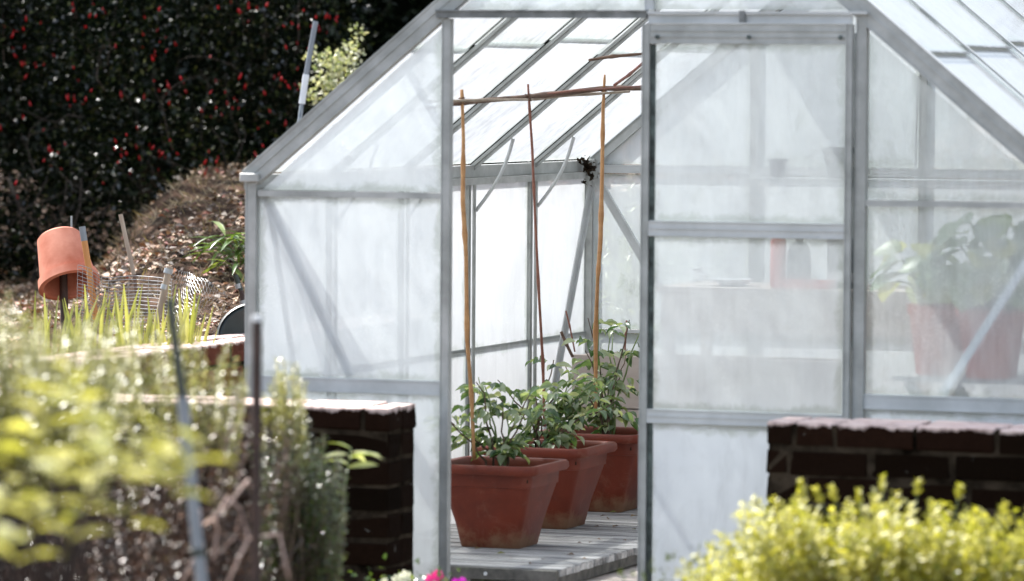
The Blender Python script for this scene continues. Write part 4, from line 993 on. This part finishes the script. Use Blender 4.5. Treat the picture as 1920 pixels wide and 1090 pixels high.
for i in range(200):
    px = rf.uniform(-5, 650); py = rf.uniform(-10, 470)
    if i % 3: # loose hanging groups
        px = [40, 180, 300, 100, 240, 540, 500, 395, 290, 60, 330, 470, 560, 600, 150, 420][i % 16]+rf.gauss(0, 22); py = [60, 40, 170, 310, 290, 20, 185, 20, 290, 160, 80, 200, 60, 120, 300, 290][(i*5) % 16]+rf.gauss(0, 18)
    o = bpy.data.objects.new('red_flower', bell_me); link(o, fu); p = at(px, py, 19.55+rf.uniform(-.1, .45)); o.location = p-Vector(fu.location)
    o.rotation_euler = (rf.uniform(-.5, .5), rf.uniform(-.5, .5), rf.uniform(0, 3)); s = rf.uniform(.3, .8); o.scale = (s, s, s*rf.uniform(.6, 1.1))
for i in range(60):
    px = rf.uniform(-100, 620); py = rf.uniform(-50, 520); D = 19.95+rf.uniform(-.2, .4); pts = [at(px, py, D)]
    a = rf.uniform(-2.6, -.6)
    for k in range(5): a += rf.gauss(0, .35); pts.append(pts[-1]+Vector(CR.tolist())*math.cos(a)*.06-Vector(CU.tolist())*math.sin(a)*.07)
    twm.tube([p-Vector(fu.location) for p in pts], [.003-.0004*k for k in range(6)], 5)
# main stems down to the ground at the left
for px in (20, 55, 95, 140, 60, 200, -60, 300):
    p0 = at(px+rf.uniform(-10, 10), 620, 20.2); pts = [p0+Vector((0, 0, -.3))]
    for k in range(8): pts.append(pts[-1]+Vector((rf.gauss(0, .05), rf.gauss(0, .03), .12)))
    twm.tube([p-Vector(fu.location) for p in pts], [.011-.001*k for k in range(9)], 7)
o = twm.build('branches', simple('dark_bark', (.010, .007, .005), (.07, .05, .035), 14, .85), fu, True); o['kind'] = 'stuff'
# white flowering spray beside the rod
LFW = leafmat('pale_variegated_leaf', [(0, (.20, .26, .10)), (.4, (.45, .47, .30)), (1, (.72, .70, .58))], .35, .3)
c = at(630, 140, 19.0); t = thing('variegated_shrub', 'pale variegated shrub catching the sun behind the rod and roof edge', 'shrub', (c.x, c.y, ground_h(c.x, c.y)))
P, dd = [], []
for px, py, rr_, n in ((640, 150, .09, 300), (600, 170, .07, 150), (655, 100, .05, 90), (620, 120, .06, 110), (670, 60, .035, 30), (590, 110, .04, 40)):
    p, d = cloud(at(px, py, 19.0), (rr_*1.2, rr_, rr_), n, px, .1); P.append(p); dd.append(d)
P = np.vstack(P); dd = np.vstack(dd); leaves(t, P, dd+rand_dirs(len(P)), rand_dirs(len(P), .8), rng.uniform(.012, .026, len(P)), leafmesh_small(.7, .1), LFW, 120)
MB().tube([(0, 0, -.1), (.02, 0, .3), (0, .02, .45)], [.012, .009, .004], 6).build('stem', BARK, t, True)

# dark wooded screen behind everything: separate yews with their own crowns
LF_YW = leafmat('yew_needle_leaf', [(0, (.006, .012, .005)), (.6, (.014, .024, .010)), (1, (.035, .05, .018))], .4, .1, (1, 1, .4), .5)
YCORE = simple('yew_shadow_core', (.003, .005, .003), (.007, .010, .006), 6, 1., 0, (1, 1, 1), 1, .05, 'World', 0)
spots = [(-9.5, 8.2, 'dark evergreen at far left, behind the red flowered shrub'), (-7.6, 9.0, 'dark evergreen directly behind the left half of the red flowered shrub'), (-5.9, 9.6, 'dark evergreen behind the tall rod'), (-4.2, 10.1, 'dark evergreen above the left roof slope'), (-2.4, 10.4, 'dark evergreen behind the greenhouse doorway'), (-.5, 10.6, 'dark evergreen behind the greenhouse ridge'), (1.6, 10.4, 'dark evergreen behind the right roof slope'), (3.6, 10.2, 'dark evergreen at far right behind the greenhouse')]
for i, (x, y, lb) in enumerate(spots):
    g = ground_h(x, y); t = thing('evergreen_tree', lb, 'tree', (x, y, g), 0, 'dark evergreens screening the garden')
    MB().tube([(0, 0, -.1), (.05, .02, 1.), (0, 0, 2.6)], [.14, .11, .04], 8).build('trunk', BARK, t, True)
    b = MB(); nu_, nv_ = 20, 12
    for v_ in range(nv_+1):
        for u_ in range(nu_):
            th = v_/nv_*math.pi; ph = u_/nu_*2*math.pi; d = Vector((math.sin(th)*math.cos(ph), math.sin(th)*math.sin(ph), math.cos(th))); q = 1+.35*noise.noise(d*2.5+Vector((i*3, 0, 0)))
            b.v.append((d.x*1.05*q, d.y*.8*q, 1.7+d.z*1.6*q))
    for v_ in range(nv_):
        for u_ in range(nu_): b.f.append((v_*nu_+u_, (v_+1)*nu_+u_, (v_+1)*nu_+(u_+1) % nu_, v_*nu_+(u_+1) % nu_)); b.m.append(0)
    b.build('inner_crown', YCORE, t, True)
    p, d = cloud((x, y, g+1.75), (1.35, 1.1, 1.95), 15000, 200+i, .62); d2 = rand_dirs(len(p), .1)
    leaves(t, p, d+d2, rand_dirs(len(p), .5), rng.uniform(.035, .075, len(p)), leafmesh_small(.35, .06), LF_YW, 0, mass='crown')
    for ch in t.children:
        if ch.name.startswith('crown'): ch['kind'] = 'stuff'
# broad tree beyond the left edge of the picture, whose crown dapples the mound
tx, ty = -5.9, 6.9; g = ground_h(tx, ty)
t = thing('broadleaf_tree', 'tree leaning over the leafy mound from beyond the left edge', 'tree', (tx, ty, g))
MB().tube([(0, 0, -.1), (-.05, -.1, 1.2), (.1, -.5, 2.4), (.4, -1.2, 3.5)], [.13, .11, .08, .05], 9).build('trunk', BARK, t, True)
for k in range(9):
    a = k*.7; st_ = Vector((.1, -.5, 2.4)) if k % 2 else Vector((.3, -.9, 3.0)); en = st_+Vector((math.cos(a)*1.1+.2, math.sin(a)*1.2-.3, .5+.1*k)); MB().tube([st_, st_.lerp(en, .5)+Vector((0, 0, .12)), en], [.04, .025, .008], 6).build('limb', BARK, t, True)
Pt, Dt = [], []
for k in range(9):
    a = random.uniform(0, 6.283); q = random.random()**.5; cc = Vector((-5.1+1.7*q*math.cos(a), 5.3+1.5*q*math.sin(a), 4.2+random.uniform(-.5, .8))); p, d = cloud(cc, (.42, .42, .28), 260, 400+k, .1); Pt.append(p); Dt.append(d)
Pt = np.vstack(Pt); Dt = np.vstack(Dt); leaves(t, Pt, Dt+rand_dirs(len(Pt)), rand_dirs(len(Pt), 1.), rng.uniform(.05, .09, len(Pt)), leafmesh_small(.6, .1), LF_DK, 0, mass='crown')
for ch in t.children:
    if ch.name.startswith('crown'): ch['kind'] = 'stuff'
# light green ferny conifers just behind the back gable
LF_FN = leafmat('ferny_yellow_green', [(0, (.08, .13, .03)), (.6, (.20, .25, .06)), (1, (.38, .40, .14))], .4, .35, (1, 1, .4))
for i, (px, py, D, lb) in enumerate(((1165, 390, 17.3, 'ferny yellow green shrub behind the back gable glass'), (1300, 480, 17.6, 'ferny green shrub behind the back gable and the door glass'))):
    c = at(px, py, D); g = ground_h(c.x, c.y)
    st = [(ri.gauss(0, .16), ri.gauss(0, .14), (c.z-g)*ri.uniform(.6, 1.15)) for q in range(40)]
    stems_shrub('ferny_shrub', lb, 'shrub', Vector((c.x, c.y, g)), st, leafmesh_small(.22, .04), LF_FN, BARK, .05, 110, 0, 'ferny shrubs behind the greenhouse', lf=(.2, 1), up=.5, seed=70+i)
for o in bpy.data.objects:
    if o.name.startswith('leaf_mass'): o['kind'] = 'stuff'
